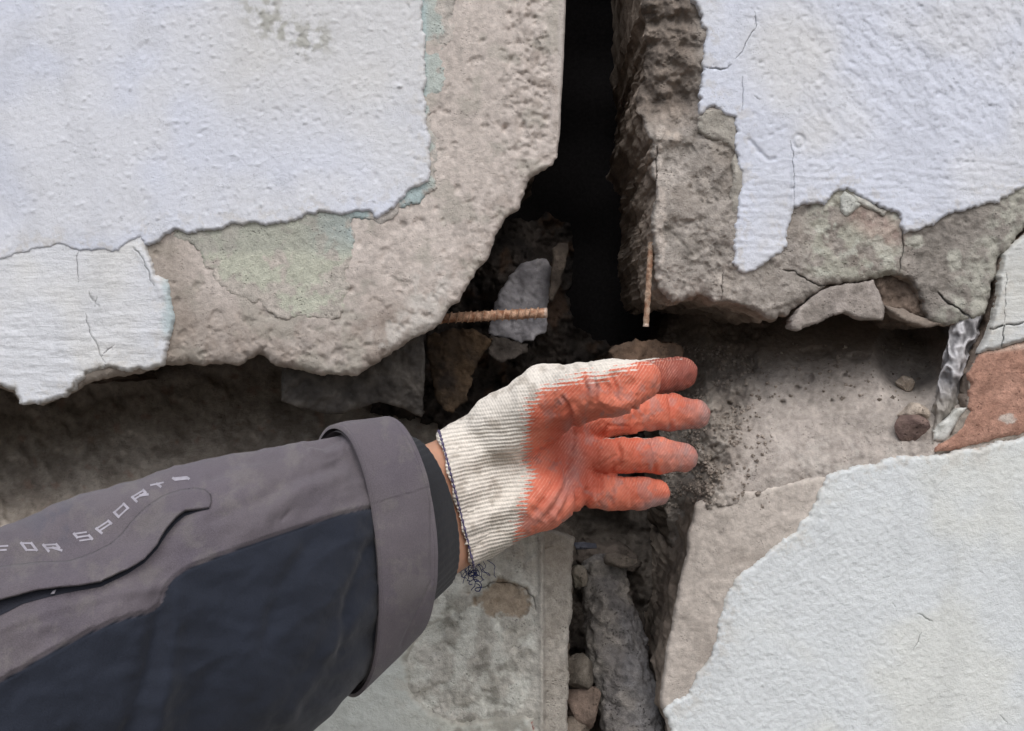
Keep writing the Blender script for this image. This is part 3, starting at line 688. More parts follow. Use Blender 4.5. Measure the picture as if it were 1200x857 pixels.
panelD = thing('wall_panel', (.35, 0, -.2), 'lower right concrete wall panel with white grainy plaster and a bare beige left border', 'wall panel', 'cracked facade panels')
slabD = sheet('concrete_slab', D_poly, M_conc, panelD, D_dep, D_col, 2.2, 2.4, 41, SK, brk_shape(22, 6, -.04), brk_col(lin(158, 146, 135, K), lin(122, 112, 103, K), 24), js=24)
dW = [(967, 566), (971, 557), (985, 552), (1003, 548), (1030, 540), (1057, 534), (1075, 535), (1096, 534), (1120, 530), (1148, 525), (1200, 514), (1500, 464), (1500, 1300), (806, 1300), (796, 1000), (790, 870), (785, 845), (779, 831), (788, 823), (803, 815), (815, 798), (824, 784),
      (832, 768), (837, 750), (843, 728), (848, 712), (852, 700), (859, 684), (870, 672), (879, 664), (888, 657), (901, 650), (912, 638), (924, 630), (932, 624), (936, 614), (948, 604), (956, 586), (961, 576)]
def dW_dep(px, py, d):
    y = -.0030+.0007*fbm(px, py, 160, 3, 181)-.0004*fbm(px, py, 7, 4, 182, gain=.65)*(.4+.6*ss(1150, 950, px))
    y -= blobs(px, py, 200, (800, 560, 1240, 900), 2.2, .0004, 183)
    y += .0016*ss(3, 0, d)
    return y
sheet('plaster_coat', dW, M_fine, panelD, dW_dep, wh_col(184, lin(211, 216, 219, K), .15, 2.5), 2.0, 3.2, 43, (.002, .0035),
      cracks=[([(1075, 720), (1083, 722), (1092, 728)], 1.2, .0015), ([(1079, 742), (1076, 752), (1070, 760)], 1.0, .0012), ([(1046, 708), (1049, 716)], .9, .001), ([(1036, 677), (1042, 675)], 1.2, .001), ([(1172, 838), (1180, 847)], 1.0, .001)])

# ============================================================ LOWER LEFT PANEL
E_poly = [(673, 630), (655, 623), (640, 620), (600, 628), (560, 640), (500, 652), (400, 662), (200, 690), (0, 715), (-500, 780), (-500, 1300), (660, 1300), (664, 1000), (664, 857), (665, 820), (668, 790), (665, 760), (669, 730), (671, 702), (670, 670), (673, 650)]
def E_dep(px, py, d):
    y = .001*fbm(px, py, 70, 3, 191)+.0006*fbm(px, py, 12, 4, 192)
    rx = 634+.004*(py-640)+1.2*fbm(px*0, py, 40, 3, 193)
    st = ss(0, 3, px-rx-2); y += .0045*st+st*(px-rx)*.00006
    y -= .0022*np.exp(-((px-rx)/2.4)**2)
    h = ss(1.1, .6, ((px-588)/34)**2+((py-705)/22)**2+.7*fbm(px, py, 24, 5, 194, gain=.65))*ss(632, 620, px); y += .004*h
    y += .0018*ss(.2, .5, fbm(px, py, 30, 4, 195))*ss(632, 620, px)
    t = np.clip(d/6, 0, 1); y += .004*(1-np.sqrt(1-(1-t)**2+1e-9))
    return y
def E_col(px, py, d):
    c = conc_col(lin(192, 190, 184, K), lin(172, 170, 163, K), 196, 50)(px, py, d)
    g = ss(-.1, .35, fbm(px, py, 28, 4, 197)+.3*ss(60, 10, np.hypot(px-545, py-740))); c = mixc(c, np.tile(lin(208, 210, 204, K), (len(px), 1)), g*.7*ss(632, 625, px))
    h = ss(1.1, .7, ((px-588)/34)**2+((py-705)/22)**2+.7*fbm(px, py, 24, 5, 194, gain=.65)); c = mixc(c, np.tile(lin(158, 142, 124, K), (len(px), 1)), h*.85)
    c = mixc(c, np.tile(lin(110, 108, 100, K), (len(px), 1)), ss(30, 8, poly_dist(px, py, [(500, 690), (560, 770), (600, 800), (560, 850)]))*ss(0, .4, fbm(px, py, 22, 4, 198))*.6)
    w_ = ss(10, 2, poly_dist(px, py, [(612, 680), (622, 700), (628, 740)]))*ss(-.2, .2, fbm(px, py, 9, 3, 199)); c = mixc(c, np.tile(lin(196, 194, 188, K), (len(px), 1)), w_*.7)
    r = ss(1.1, .6, ((px-613)/14)**2+((py-852)/10)**2+.6*fbm(px, py, 6, 3, 200)); c = mixc(c, np.tile(lin(150, 88, 82, K), (len(px), 1)), r*.8)
    st = ss(634, 638, px); c = mixc(c, conc_col(lin(176, 171, 164, K), lin(152, 146, 138, K), 201, 40)(px, py, d), st*.9)
    c = mixc(c, np.tile(lin(184, 178, 170, K), (len(px), 1)), np.exp(-((px-634.5)/2)**2)*.5)
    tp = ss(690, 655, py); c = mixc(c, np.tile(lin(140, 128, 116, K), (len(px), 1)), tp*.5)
    return c
panelE = thing('wall_panel', (-.2, 0, -.25), 'lower left concrete wall panel below the sleeve, mottled grey with white plaster further left', 'wall panel', 'cracked facade panels')
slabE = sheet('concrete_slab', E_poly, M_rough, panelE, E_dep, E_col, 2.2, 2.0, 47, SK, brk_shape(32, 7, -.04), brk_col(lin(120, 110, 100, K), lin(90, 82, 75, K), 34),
      cracks=[([(608, 685), (615, 690), (625, 700), (628, 715)], 1.4, .003), ([(560, 690), (575, 684), (590, 682), (605, 686)], 1.4, .003)])
eW = [(495, 730), (486, 752), (478, 775), (480, 800), (492, 822), (512, 838), (540, 846), (575, 843), (600, 838), (625, 842), (627, 870), (626, 1300), (-500, 1300), (-500, 800), (300, 760), (420, 740)]
def eW_col(px, py, d):
    c = wh_col(203, lin(196, 200, 196, K), .5, 8)(px, py, d)
    k = ss(500, 530, px)*ss(-.3, .3, fbm(px, py, 18, 4, 204)); return mixc(c, np.tile(lin(150, 148, 140, K), (len(px), 1)), k*.85)
sheet('plaster_coat', eW, M_fine, panelE, lambda px, py, d: -.0022+.0006*fbm(px, py, 20, 4, 205)+.0024*ss(6, 0, d), eW_col, 2.2, 3.5, 49, (.002, .004))

# ============================================================ MORTAR IN THE JOINTS
def jl_edge(px): return 715+(640-715)*np.clip(px/560, -1, 1)
def ML_dep(px, py, d):
    t = jl_edge(px)-py
    y = .006+.022*ss(10, 70, t)+.085*ss(50, 165, t)+.09*ss(130, 250, t)+.05*ss(240, 330, t)
    y += .004*fbm(px, py, 60, 4, 211)+.0015*fbm(px, py, 14, 4, 212)
    y += .05*ss(400, 500, px)*ss(40, 120, t)
    y += .006*ss(.1, .5, fbm(px, py, 50, 3, 213))
    return y
def ML_col(px, py, d):
    c = conc_col(lin(172, 164, 155, K), lin(144, 135, 126, K), 214, 50)(px, py, d)
    k = ss(.1, .5, fbm(px, py, 40, 4, 215)); c = mixc(c, np.tile(lin(96, 88, 80, K), (len(px), 1)), k*.45)
    r = ss(.45, .7, fbm(px, py, 16, 3, 216)); return mixc(c, np.tile(lin(150, 118, 104, K), (len(px), 1)), r*.4)
ML = sheet('mortar_bed', [(-500, 380), (520, 360), (600, 420), (640, 520), (650, 640), (560, 660), (0, 735), (-500, 800)], M_mortar, None, ML_dep, ML_col, 2.6, 3, 51, (.01, .03), None)
tag(ML, 'brown rough mortar bed in the horizontal joint above the sleeve', 'mortar joint')

def jr_edge(px): return np.interp(px, [700, 816, 850, 910, 966, 1003, 1057, 1100, 1200], [600, 588, 576, 566, 556, 545, 531, 528, 512])
def MR_dep(px, py, d):
    t = jr_edge(px)-py
    y = .002+.012*ss(-4, 60, t)+.045*ss(40, 150, t)+.06*ss(110, 190, t)+.05*ss(160, 260, t)
    gr = ss(905, 850, px+.25*(py-480)); y += gr*(.012*ss(0, 40, t)+.009*fbm(px, py, 24, 4, 221)+.004*np.abs(fbm(px, py, 9, 4, 222, gain=.65)))
    hp, tn = pebbles(px, py, 420, (775, 390, 930, 610), 5, 708); y -= hp*.0022*gr
    hp, tn = pebbles(px, py, 200, (900, 390, 1100, 560), 3.5, 709); y -= hp*.0007
    y += .06*ss(832, 780, px)
    y += .0022*fbm(px, py, 44, 4, 223)+.0008*fbm(px, py, 10, 4, 224)
    y -= .004*ss(.1, -.1, (py-(500-.06*(px-930)))/10)*0
    y += .0035*ss(0, 5, (494-.08*(px-930))-py)*ss(920, 940, px)*ss(1060, 1030, px)
    y += .030*ss(1.2, .2, ((px-1068)/42)**2+((py-420)/52)**2)
    y += .010*ss(1.1, .3, ((px-880)/8)**2+((py-425)/14)**2)
    for (x, yy, a, b) in ((958, 412, 20, 6), (946, 443, 9, 6), (918, 471, 4, 3), (975, 470, 3, 2), (990, 440, 3, 2), (934, 455, 5, 3), (1005, 418, 14, 5)):
        y += .006*ss(1.2, .3, ((px-x)/a)**2+((py-yy)/b)**2+.4*fbm(px, py, 7, 3, 225))
    return y
def MR_col(px, py, d):
    c = conc_col(lin(172, 164, 158, K), lin(152, 145, 139, K), 226, 60)(px, py, d)
    gr = ss(905, 850, px+.25*(py-480)); c = mixc(c, conc_col(lin(144, 137, 129, K), lin(118, 110, 103, K), 227, 20)(px, py, d), gr*.85)
    hp, tn = pebbles(px, py, 420, (775, 390, 930, 610), 5, 708); c = c*(1+.25*tn*hp*gr)[:, None]
    tp = ss(440, 400, py); c = mixc(c, np.tile(lin(120, 108, 98, K), (len(px), 1)), tp*.7)  # overhang's shade painted in, darker brown towards the top
    c = mixc(c, np.tile(lin(200, 194, 188, K), (len(px), 1)), ss(.1, .45, fbm(px, py, 24, 4, 228))*.35*ss(500, 530, py))
    return c
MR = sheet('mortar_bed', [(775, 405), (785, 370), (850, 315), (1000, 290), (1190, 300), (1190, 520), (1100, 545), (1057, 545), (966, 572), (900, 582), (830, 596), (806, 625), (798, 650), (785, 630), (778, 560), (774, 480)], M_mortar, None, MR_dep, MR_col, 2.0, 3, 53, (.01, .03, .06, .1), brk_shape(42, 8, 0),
      brk_col(lin(118, 106, 94, K), lin(88, 80, 72, K), 44))
tag(MR, 'beige mortar ledge in the joint under the broken upper right panel, right of the fingers', 'mortar joint')

# ============================================================ FRAGMENTS IN THE GAP
def single(name, poly, y0, tilt, cols, seed, label, cat, mat=M_conc, thick=.03, jag=2, group=None):
    o = flake(poly, y0, tilt, cols, seed, None, mat, thick, None, name, jag); tag(o, label, cat, group); return o
single('slab_fragment', [(330, 405), (495, 375), (499, 430), (494, 489), (478, 481), (462, 476), (445, 471), (420, 478), (405, 484), (385, 486), (350, 478), (330, 470)], .030, (.1, .25), (lin(90, 86, 82, K), lin(66, 63, 61, K)), 231,
       'flat dark grey slab fragment tucked behind the panel edge above the sleeve cuff', 'concrete fragment', M_conc, .03, 1.0)
single('concrete_lump', [(606, 312), (613, 308), (620, 305), (630, 303), (641, 303), (646, 318), (645, 340), (641, 362), (640, 388), (625, 398), (610, 401), (598, 396), (586, 394), (573, 391), (577, 372), (580, 355), (586, 343), (592, 332), (600, 320)], .10, (-.1, -.3), (lin(166, 165, 170, K), lin(118, 117, 122, K)), 232,
       'pale grey concrete lump deep in the gap behind the rusty bar', 'concrete fragment', M_conc, .03, 2.4)
single('wood_splinter', [(648, 292), (655, 286), (664, 285), (667, 292), (662, 310), (656, 332), (648, 355), (642, 352), (645, 330), (648, 310)], .075, (0, -.1), (lin(92, 84, 77, K), lin(62, 56, 52, K)), 233,
       'dark upright splinter beside the pale lump in the gap', 'splinter', M_rough, .02, 1.5)
single('rubble_lump', [(500, 395), (530, 384), (560, 388), (577, 396), (572, 412), (560, 424), (552, 440), (548, 470), (530, 482), (512, 470), (502, 440)], .06, (-.2, -.2), (lin(80, 66, 52, K), lin(46, 40, 36, K)), 234,
       'ochre brown rubble lump below the rusty bar', 'rubble', M_rough, .04, 3.5)
single('rubble_lump', [(575, 392), (600, 398), (620, 402), (618, 412), (604, 420), (588, 424), (572, 414)], .08, (0, -.4), (lin(92, 86, 82, K), lin(60, 56, 53, K)), 235,
       'small grey rubble lump directly under the pale lump in the gap', 'rubble', M_rough, .03, 2.5)
single('rubble_lump', [(716, 412), (728, 402), (745, 396), (762, 399), (775, 402), (790, 398), (800, 410), (790, 430), (760, 436), (730, 430)], .06, (0, -.5), (lin(120, 98, 82, K), lin(90, 76, 66, K)), 236,
       'brown rubble lump just above the hidden index finger', 'rubble', M_rough, .04, 4)
single('rubble_lump', [(672, 640), (688, 634), (705, 640), (722, 636), (742, 645), (752, 660), (740, 672), (715, 668), (694, 676), (676, 664)], .12, (0, -.5), (lin(96, 88, 82, K), lin(70, 64, 60, K)), 237,
       'dark rubble lump in the hole just under the glove palm', 'rubble', M_rough, .04, 4)

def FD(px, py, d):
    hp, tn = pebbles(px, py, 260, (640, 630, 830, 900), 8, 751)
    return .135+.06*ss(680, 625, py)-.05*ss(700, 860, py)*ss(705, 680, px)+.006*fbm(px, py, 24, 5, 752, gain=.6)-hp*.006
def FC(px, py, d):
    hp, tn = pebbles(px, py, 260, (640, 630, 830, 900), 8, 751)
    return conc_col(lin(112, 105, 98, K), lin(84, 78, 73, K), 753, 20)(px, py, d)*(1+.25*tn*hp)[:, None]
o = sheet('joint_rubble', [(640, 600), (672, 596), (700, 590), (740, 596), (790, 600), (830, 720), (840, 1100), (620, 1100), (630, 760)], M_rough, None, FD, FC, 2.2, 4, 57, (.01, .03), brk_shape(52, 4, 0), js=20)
tag(o, 'compacted dusty rubble filling the lower gap behind the crusted pipe', 'rubble')
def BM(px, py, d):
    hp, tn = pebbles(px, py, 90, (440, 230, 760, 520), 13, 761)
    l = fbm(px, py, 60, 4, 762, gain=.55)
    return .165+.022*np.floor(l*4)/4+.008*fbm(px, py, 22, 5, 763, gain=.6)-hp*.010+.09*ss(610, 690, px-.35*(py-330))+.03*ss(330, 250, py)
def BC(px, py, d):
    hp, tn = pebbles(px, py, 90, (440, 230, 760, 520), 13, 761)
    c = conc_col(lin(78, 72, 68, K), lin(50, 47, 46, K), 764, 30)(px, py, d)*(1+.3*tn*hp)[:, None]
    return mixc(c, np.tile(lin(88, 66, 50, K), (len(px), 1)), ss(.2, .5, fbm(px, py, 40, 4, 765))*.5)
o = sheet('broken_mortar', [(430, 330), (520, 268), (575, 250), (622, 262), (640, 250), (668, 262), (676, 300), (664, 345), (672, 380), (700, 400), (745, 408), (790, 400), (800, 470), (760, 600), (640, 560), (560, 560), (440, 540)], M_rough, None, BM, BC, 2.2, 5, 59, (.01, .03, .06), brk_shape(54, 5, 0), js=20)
tag(o, 'shadowed broken mortar deep behind the rusty bar and the glove', 'mortar')
# rusty reinforcing bar
n = 240
pp = lerp_path([P3(486, 377, .050), P3(530, 372.5, .036), P3(641, 366.5, .022)], n)
rr = .0036+.0003*fbm(np.arange(n)*1., np.zeros(n), 14, 4, 9)
V, F = tube(pp, rr, 24, noise=.0005, seed=6)
qx = V[:, 0]*1000
cc = mixc(lin(150, 108, 84, K), lin(196, 162, 138, K), np.clip(.5+fbm(V[:, 0]*1000, V[:, 2]*1000, 5, 4, 13)*1.1, 0, 1)); tp = ss(.0228, .0240, V[:, 0])
cc = mixc(cc, np.tile(lin(205, 182, 166, K), (len(V), 1)), tp)  # right end painted paler, as the lit end of the bar
bar = thing('rebar', tuple(P3(590, 369, .028)), 'rusty ribbed steel bar sticking out of the left panel across the gap', 'rebar')
link('bar', V, F, M_rust, bar, cc)
for k in range(14):
    x = 528+k*7.8+random.uniform(-1.5, 1.5); yb = 372.6-(x-530)*.054; dp = .036-(x-530)/111*.014
    ring = [P3(x-2.2+4.4*t, yb, dp) + np.array([0, -math.cos(ph)*.0040, math.sin(ph)*.0040]) for t, ph in zip(np.linspace(0, 1, 9), np.linspace(-1.5, 1.5, 9))]
    V, F = tube(ring, [.0006]*9, 6); o = link('rib', V, F, M_rust, bar, np.tile(lin(186, 152, 128, K)*random.uniform(.55, 1.05), (len(V), 1)))

# crusted pipe in the lower gap
def crust_pipe():
    path = smooth_path([P3(702, 652, .085), P3(709, 690, .072), P3(719, 735, .062), P3(728, 785, .052), P3(740, 840, .042), P3(755, 900, .034), P3(790, 1050, .02), P3(830, 1250, .01)], 260)
    rr = np.interp(np.linspace(0, 1, 260), [0, .02, .05, .15, .3, .6, 1], [.006, .012, .0155, .0185, .0215, .0235, .024])
    V, F = tube(path, rr, 110)
    ctr = np.r_[np.repeat(path, 110, 0), path[:1], path[-1:]]; dr = V-ctr; dr /= np.linalg.norm(dr, axis=1)[:, None]+1e-9
    X, Z, Y = V[:, 0]*1000, V[:, 2]*1000, V[:, 1]*1000
    V = V+dr*(.0035*fbm(X, Z, 26, 4, 241, z=Y)+.0016*fbm(X, Z, 7, 3, 242, z=Y)+.002*np.abs(fbm(X, Z, 12, 3, 243, z=Y)))[:, None]
    px, py = topix(V)
    t = np.clip(.5+fbm(X, Z, 22, 4, 244, z=Y), 0, 1); c = mixc(lin(146, 141, 135, K), lin(116, 113, 112, K), t)
    c = mixc(c, np.tile(lin(112, 113, 118, K), (len(c), 1)), ss(-10, 25, (px-715)-(py-720)*.2+12*fbm(X, Z, 12, 3, 245, z=Y))*ss(690, 740, py)*.7)
    c = mixc(c, np.tile(lin(80, 78, 78, K), (len(c), 1)), ss(.25, .5, np.abs(fbm(X, Z, 14, 3, 246, z=Y)))*.5)
    o = link('crusted_pipe', V, F, M_crust, None, c); tag(o, 'grey cement-crusted round pipe leaning in the lower gap under the glove', 'pipe')
crust_pipe()

def stone(name, px, py, y, r, sc3, seed, ca, cb, label, group=None, mat=M_dust, cat='stone', rough=.35):
    import bmesh
    bm = bmesh.new(); bmesh.ops.create_icosphere(bm, subdivisions=4 if r > .004 else 3, radius=1.0)
    V = np.array([v.co[:] for v in bm.verts]); F = [[v.index for v in f.verts] for f in bm.faces]; bm.free()
    n = fbm(V[:, 0]*1+seed, V[:, 1], 1.1, 4, seed, z=V[:, 2]); 
    # a few flat fracture planes
    g = np.random.default_rng(seed)
    for _ in range(7):
        d = g.normal(size=3); d /= np.linalg.norm(d); h = g.uniform(.55, .85); s = V@d; V = V-np.outer(np.clip(s-h, 0, None), d)
    V = V*(1+rough*.5*n)[:, None]*np.array(sc3)*r
    c = mixc(ca, cb, np.clip(.5+fbm(V[:, 0]/r, V[:, 2]/r, .7, 4, seed+1), 0, 1))
    o = link(name, V+P3(px, py, y), F, mat, None, c, smooth=True); tag(o, label, cat, group); return o
stone('pebble', 1067, 502, .005, .0125, (1, .9, .85), 5, lin(98, 82, 78, K), lin(138, 118, 110, K), 'round brown broken pebble at the foot of the grey sealing strip', None, M_dust, 'stone', .3)
stone('mortar_crumb', 1069, 484, .012, .011, (1, .9, .7), 6, lin(184, 172, 160, K), lin(160, 148, 136, K), 'pale mortar crumb resting right on top of the brown pebble', None, M_dust, 'stone')
stone('mortar_crumb', 1060, 451, .045, .007, (1, .9, .9), 7, lin(170, 158, 146, K), lin(140, 128, 116, K), 'small pale crumb on the shaded ledge above the brown pebble', None)
stone('broken_stone', 678, 676, .05, .0085, (.8, 1, 1.15), 8, lin(150, 144, 132, K), lin(128, 120, 110, K), 'small rounded pale stone at the top left of the crusted pipe', None)
stone('broken_stone', 679, 791, .03, .012, (.9, 1, 1.4), 9, lin(112, 106, 98, K), lin(88, 82, 75, K), 'grey brown stone between the pipe and the lower left panel, the upper of two', None)
stone('brick_shard', 684, 826, .025, .015, (1, 1, 1.0), 11, lin(128, 112, 102, K), lin(100, 88, 80, K), 'reddish brown shard between the pipe and the lower left panel, the lower of two', None, cat='shard')
stone('broken_stone', 674, 857, .02, .013, (1, 1, 1), 12, lin(120, 110, 100, K), lin(96, 88, 80, K), 'dark stone at the bottom edge left of the crusted pipe', None)
stone('broken_stone', 727, 656, .06, .009, (1.4, 1, .7), 13, lin(116, 108, 100, K), lin(90, 84, 78, K), 'flat dark stone lying on the top end of the crusted pipe', None)
stone('broken_stone', 682, 640, .05, .006, (2.2, 1, .5), 14, lin(96, 98, 108, K), lin(74, 76, 86, K), 'flat bluish grey sliver just inside the gap under the palm', None)
# fine crumbs that nobody could count
def crumbs():
    base = []
    g = np.random.default_rng(31)
    oct_v = np.array([[1, 0, 0], [-1, 0, 0], [0, 1, 0], [0, -1, 0], [0, 0, 1], [0, 0, -1]], float)
    oct_f = [[0, 2, 4], [2, 1, 4], [1, 3, 4], [3, 0, 4], [2, 0, 5], [1, 2, 5], [3, 1, 5], [0, 3, 5]]
    V = []; F = []; Cc = []
    def put(p, r, ca):
        k = len(V)*6 if False else sum(1 for _ in ()) 
    pts = []
    for _ in range(2600):
        x = g.uniform(775, 905); y = g.uniform(405, 600)
        if fbm(np.array([x]), np.array([y]), 30, 3, 77)[0] < -.1 or g.random() > (912-x)/90: continue
        pts.append((x, y))
    for _ in range(110): pts.append((g.uniform(900, 1090), g.uniform(400, 470)))
    pts = np.array(pts); dep = MR_dep(pts[:, 0], pts[:, 1], np.full(len(pts), 30.))
    W = P3(pts[:, 0], pts[:, 1], dep-.0008)
    for i, p in enumerate(W):
        r = .0007+.0016*g.random()**2.5
        q = oct_v*g.uniform(.6, 1.3, (6, 1)); A = np.linalg.qr(g.normal(size=(3, 3)))[0]
        V.append(q@A*r+p); F += [[a+6*i for a in f] for f in oct_f]
        Cc.append(np.tile(mixc(lin(164, 154, 145, K), lin(116, 107, 99, K), np.array([g.random()])), (6, 1)))
    o = link('gravel_crumbs', np.concatenate(V), F, M_dust, None, np.concatenate(Cc), smooth=False); tag(o, 'loose grey mortar crumbs clinging around the fingertips', 'gravel', kind='stuff')
crumbs()
# ============================================================ PERSON: FOREARM, SLEEVE, GLOVE
import openvdb
def sd_caps(X, a, b, ra, rb, fl=None):
    a = np.asarray(a, np.float32); b = np.asarray(b, np.float32); ab = b-a; L2 = float(ab@ab)+1e-12
    t = np.clip(((X-a)@ab)/L2, 0, 1)
    d = X-a-t[..., None]*ab
    if fl is not None: d = d*np.array(fl, np.float32)
    return np.sqrt((d*d).sum(-1))-(ra+(rb-ra)*t)
def smin(a, b, k):
    h = np.clip(.5+.5*(b-a)/k, 0, 1); return b*(1-h)+a*h-k*h*(1-h)
def chain(X, pts, k):
    o = None
    for p, q in zip(pts[:-1], pts[1:]):
        s = sd_caps(X, P3(*p[:3]), P3(*q[:3]), p[3]/1000, q[3]/1000); o = s if o is None else smin(o, s, k)
    return o
META = [[(545, 532, -.060, 19), (684, 470, -.030, 13.5)], [(550, 560, -.060, 19), (680, 502, -.042, 12.0)],
        [(556, 588, -.060, 19), (676, 537, -.050, 11.5)], [(562, 612, -.058, 18.5), (668, 568, -.056, 11.2)]]
FING = [[(684, 470, -.030, 13), (752, 444, -.010, 12.6), (797, 437, .012, 12.0)],
        [(680, 500, -.041, 11.6), (706, 493, -.040, 11.8), (740, 486, -.037, 12.0), (762, 483, -.034, 11.4), (786, 483, -.028, 11.7), (813, 485.5, -.018, 10.4)],
        [(676, 537, -.050, 11.4), (706, 535, -.050, 11.2), (728, 534.5, -.049, 11.4), (748, 533.5, -.046, 10.7), (772, 534, -.040, 11.0), (801, 535.5, -.031, 9.6)],
        [(668, 568, -.056, 11.0), (696, 575, -.055, 10.6), (716, 577, -.053, 10.6), (732, 578, -.051, 10.0), (750, 578.5, -.047, 10.0), (771, 578, -.041, 8.0)]]
THUMB = [(582, 500, -.068, 20), (640, 469, -.082, 19.5), (672, 463, -.098, 15.8), (692, 458, -.106, 13.8), (720, 454, -.112, 14.2), (752, 446.5, -.110, 11.2)]
THENAR = [(566, 520, -.062, 20), (632, 486, -.076, 19)]
HYPO = [(566, 610, -.064, 20), (636, 586, -.070, 15.5), (664, 577, -.064, 12)]
def hand_sdf(X, off, knit=True):
    palm = None
    for c in META+[HYPO, THENAR]:
        s = chain(X, c, .012); palm = s if palm is None else smin(palm, s, .011)
    fs = None
    for c in FING:
        s = chain(X, c, .003); fs = s if fs is None else smin(fs, s, .0012)
    h = smin(palm, fs, .003)
    th = chain(X, THUMB, .010)
    h = smin(h, th, .003)
    return h-off
def forearm_sdf(X, off):
    # flattened forearm: two parallel tapered rods, out to the elbow
    o = None
    for dx, dz in ((-.0065, .0215), (0, 0), (.0065, -.0215)):
        a = P3(560, 572, -.060)+np.array([dx, 0, dz]); b = P3(405, 655, -.134)+np.array([dx*1.3, 0, dz]); c = P3(-380, 985, -.295)+np.array([dx*2, 0, dz])
        s = smin(sd_caps(X, a, b, .0160, .0195), sd_caps(X, b, c, .0195, .027), .01); o = s if o is None else smin(o, s, .02)
    return o-off
def mesh_sdf(f, lo, hi, h, slabs=8):
    n = np.ceil((np.array(hi)-np.array(lo))/h).astype(int)
    ax = [lo[i]+np.arange(n[i])*h for i in range(3)]
    out = np.empty(tuple(n), np.float32)
    for i0 in range(0, n[0], max(1, n[0]//slabs)):
        i1 = min(n[0], i0+max(1, n[0]//slabs))
        g = np.stack(np.meshgrid(ax[0][i0:i1], ax[1], ax[2], indexing='ij'), -1).astype(np.float32)
        out[i0:i1] = f(g)
    grid = openvdb.FloatGrid(); grid.background = 1.0; grid.copyFromArray(out)
    pts, quads = grid.convertToQuads(isovalue=0.0)
    pts = np.asarray(pts)*h+np.array(lo); q = np.asarray(quads); a, b, c = pts[q[:, 0]], pts[q[:, 1]], pts[q[:, 2]]
    if (np.cross(b-a, c-a)*(a-pts.mean(0))).sum() < 0: q = q[:, ::-1]
    return pts, q
def vnorm(V, Q):
    a, b, c, d = V[Q[:, 0]], V[Q[:, 1]], V[Q[:, 2]], V[Q[:, 3]]
    n = np.cross(c-a, d-b); o = np.zeros_like(V)
    for i in range(4): np.add.at(o, Q[:, i], n)
    return o/(np.linalg.norm(o, axis=1)[:, None]+1e-12)

person = thing('person', tuple(P3(420, 650, -.14)), "person's left forearm in grey and navy jacket sleeve, gloved hand held palm out", 'person')

# --- glove
HAX = (P3(690, 520, -.05)-P3(548, 578, -.06)); HAX /= np.linalg.norm(HAX)          # along the hand
CUT = P3(529, 577, -.062)
PERP = np.cross(HAX, np.array([0, -1., 0])); PERP /= np.linalg.norm(PERP)            # across the hand
if PERP[2] > 0: PERP = -PERP
def glove_f(X):
    d = smin(hand_sdf(X, 0.0), forearm_sdf(X, .0034), .008)
    pc = ((X-CUT.astype(np.float32))@(HAX.astype(np.float32)))
    # opening slants: further right at the bottom
    dz = (X-CUT.astype(np.float32))@(PERP.astype(np.float32)); pc = pc+.13*dz
    inner = forearm_sdf(X, .0012)
    d = np.maximum(d, -pc)
    return np.maximum(d, -np.maximum(inner, pc-.03))
lo = P3(520, 400, -.06)+np.array([-.012, 0, 0]); hi = P3(845, 670, -.03)
lo = np.array([-.062, -.125, -.150]); hi = np.array([.150, .022, .022])
V, Q = mesh_sdf(glove_f, lo, hi, .0010)
Nn = vnorm(V, Q)
px, py = topix(V); front = Nn[:, 1] < .35
# body detail: palm hollow, creases, folds
dsp = np.zeros(len(V))
fr = ss(.4, -.1, Nn[:, 1])
V[:, 1] += fr*.0045*np.exp(-(((px-682)/34)**2+((py-520)/36)**2))
for pts, wd, dp in [([(664, 480), (670, 490), (672, 502), (673, 515), (668, 528)], 3.6, .0016), ([(659, 466), (664, 474), (670, 484)], 2.2, .0014),
                    ([(696, 446), (699, 456), (698, 470)], 2.4, .0012), ([(718, 444), (722, 454), (722, 466)], 2.2, .0013), ([(684, 447), (688, 458), (686, 470)], 2.0, .0006),
                    ([(706, 512), (712, 500), (738, 500), (742, 488), (741, 478)], 2.3, .0014), ([(784, 466), (787, 480), (785, 500)], 2.4, .0011), ([(752, 468), (750, 480)], 2, .0006),
                    ([(723, 520), (727, 532), (726, 546), (718, 552)], 2.6, .0016), ([(764, 520), (768, 534), (766, 550)], 2.3, .0011), ([(702, 546), (712, 540), (722, 534)], 2, .001),
                    ([(714, 562), (718, 575), (716, 590)], 2.2, .0009), ([(738, 562), (741, 576), (739, 592)], 2, .0008), ([(699, 556), (704, 562), (702, 590)], 2.4, .0013),
                    ([(640, 606), (652, 590), (662, 572), (668, 556)], 4, .0020), ([(655, 604), (664, 588), (670, 570)], 3, .0014), ([(628, 600), (642, 580), (655, 560), (666, 540)], 5, .0016),
                    ([(672, 600), (676, 586), (674, 572)], 2.5, .0013), ([(683, 598), (690, 588), (689, 574)], 2.5, .0011)]:
    dsp -= dp*np.exp(-(poly_dist(px, py, pts)/wd)**2)*fr
    dsp += .45*dp*(np.exp(-(poly_dist(px+wd*2.2, py, pts)/(wd*1.3))**2)+np.exp(-(poly_dist(px-wd*2.2, py, pts)/(wd*1.3))**2))*fr
dsp += .0007*(.5-np.abs(fbm(px, py, 20, 3, 331, z=V[:, 1]*1500)))*ss(600, 630, px)+.0011*fbm(px, py, 42, 3, 301, z=V[:, 1]*1500)+.0004*fbm(px, py, 12, 3, 302, z=V[:, 1]*1500)
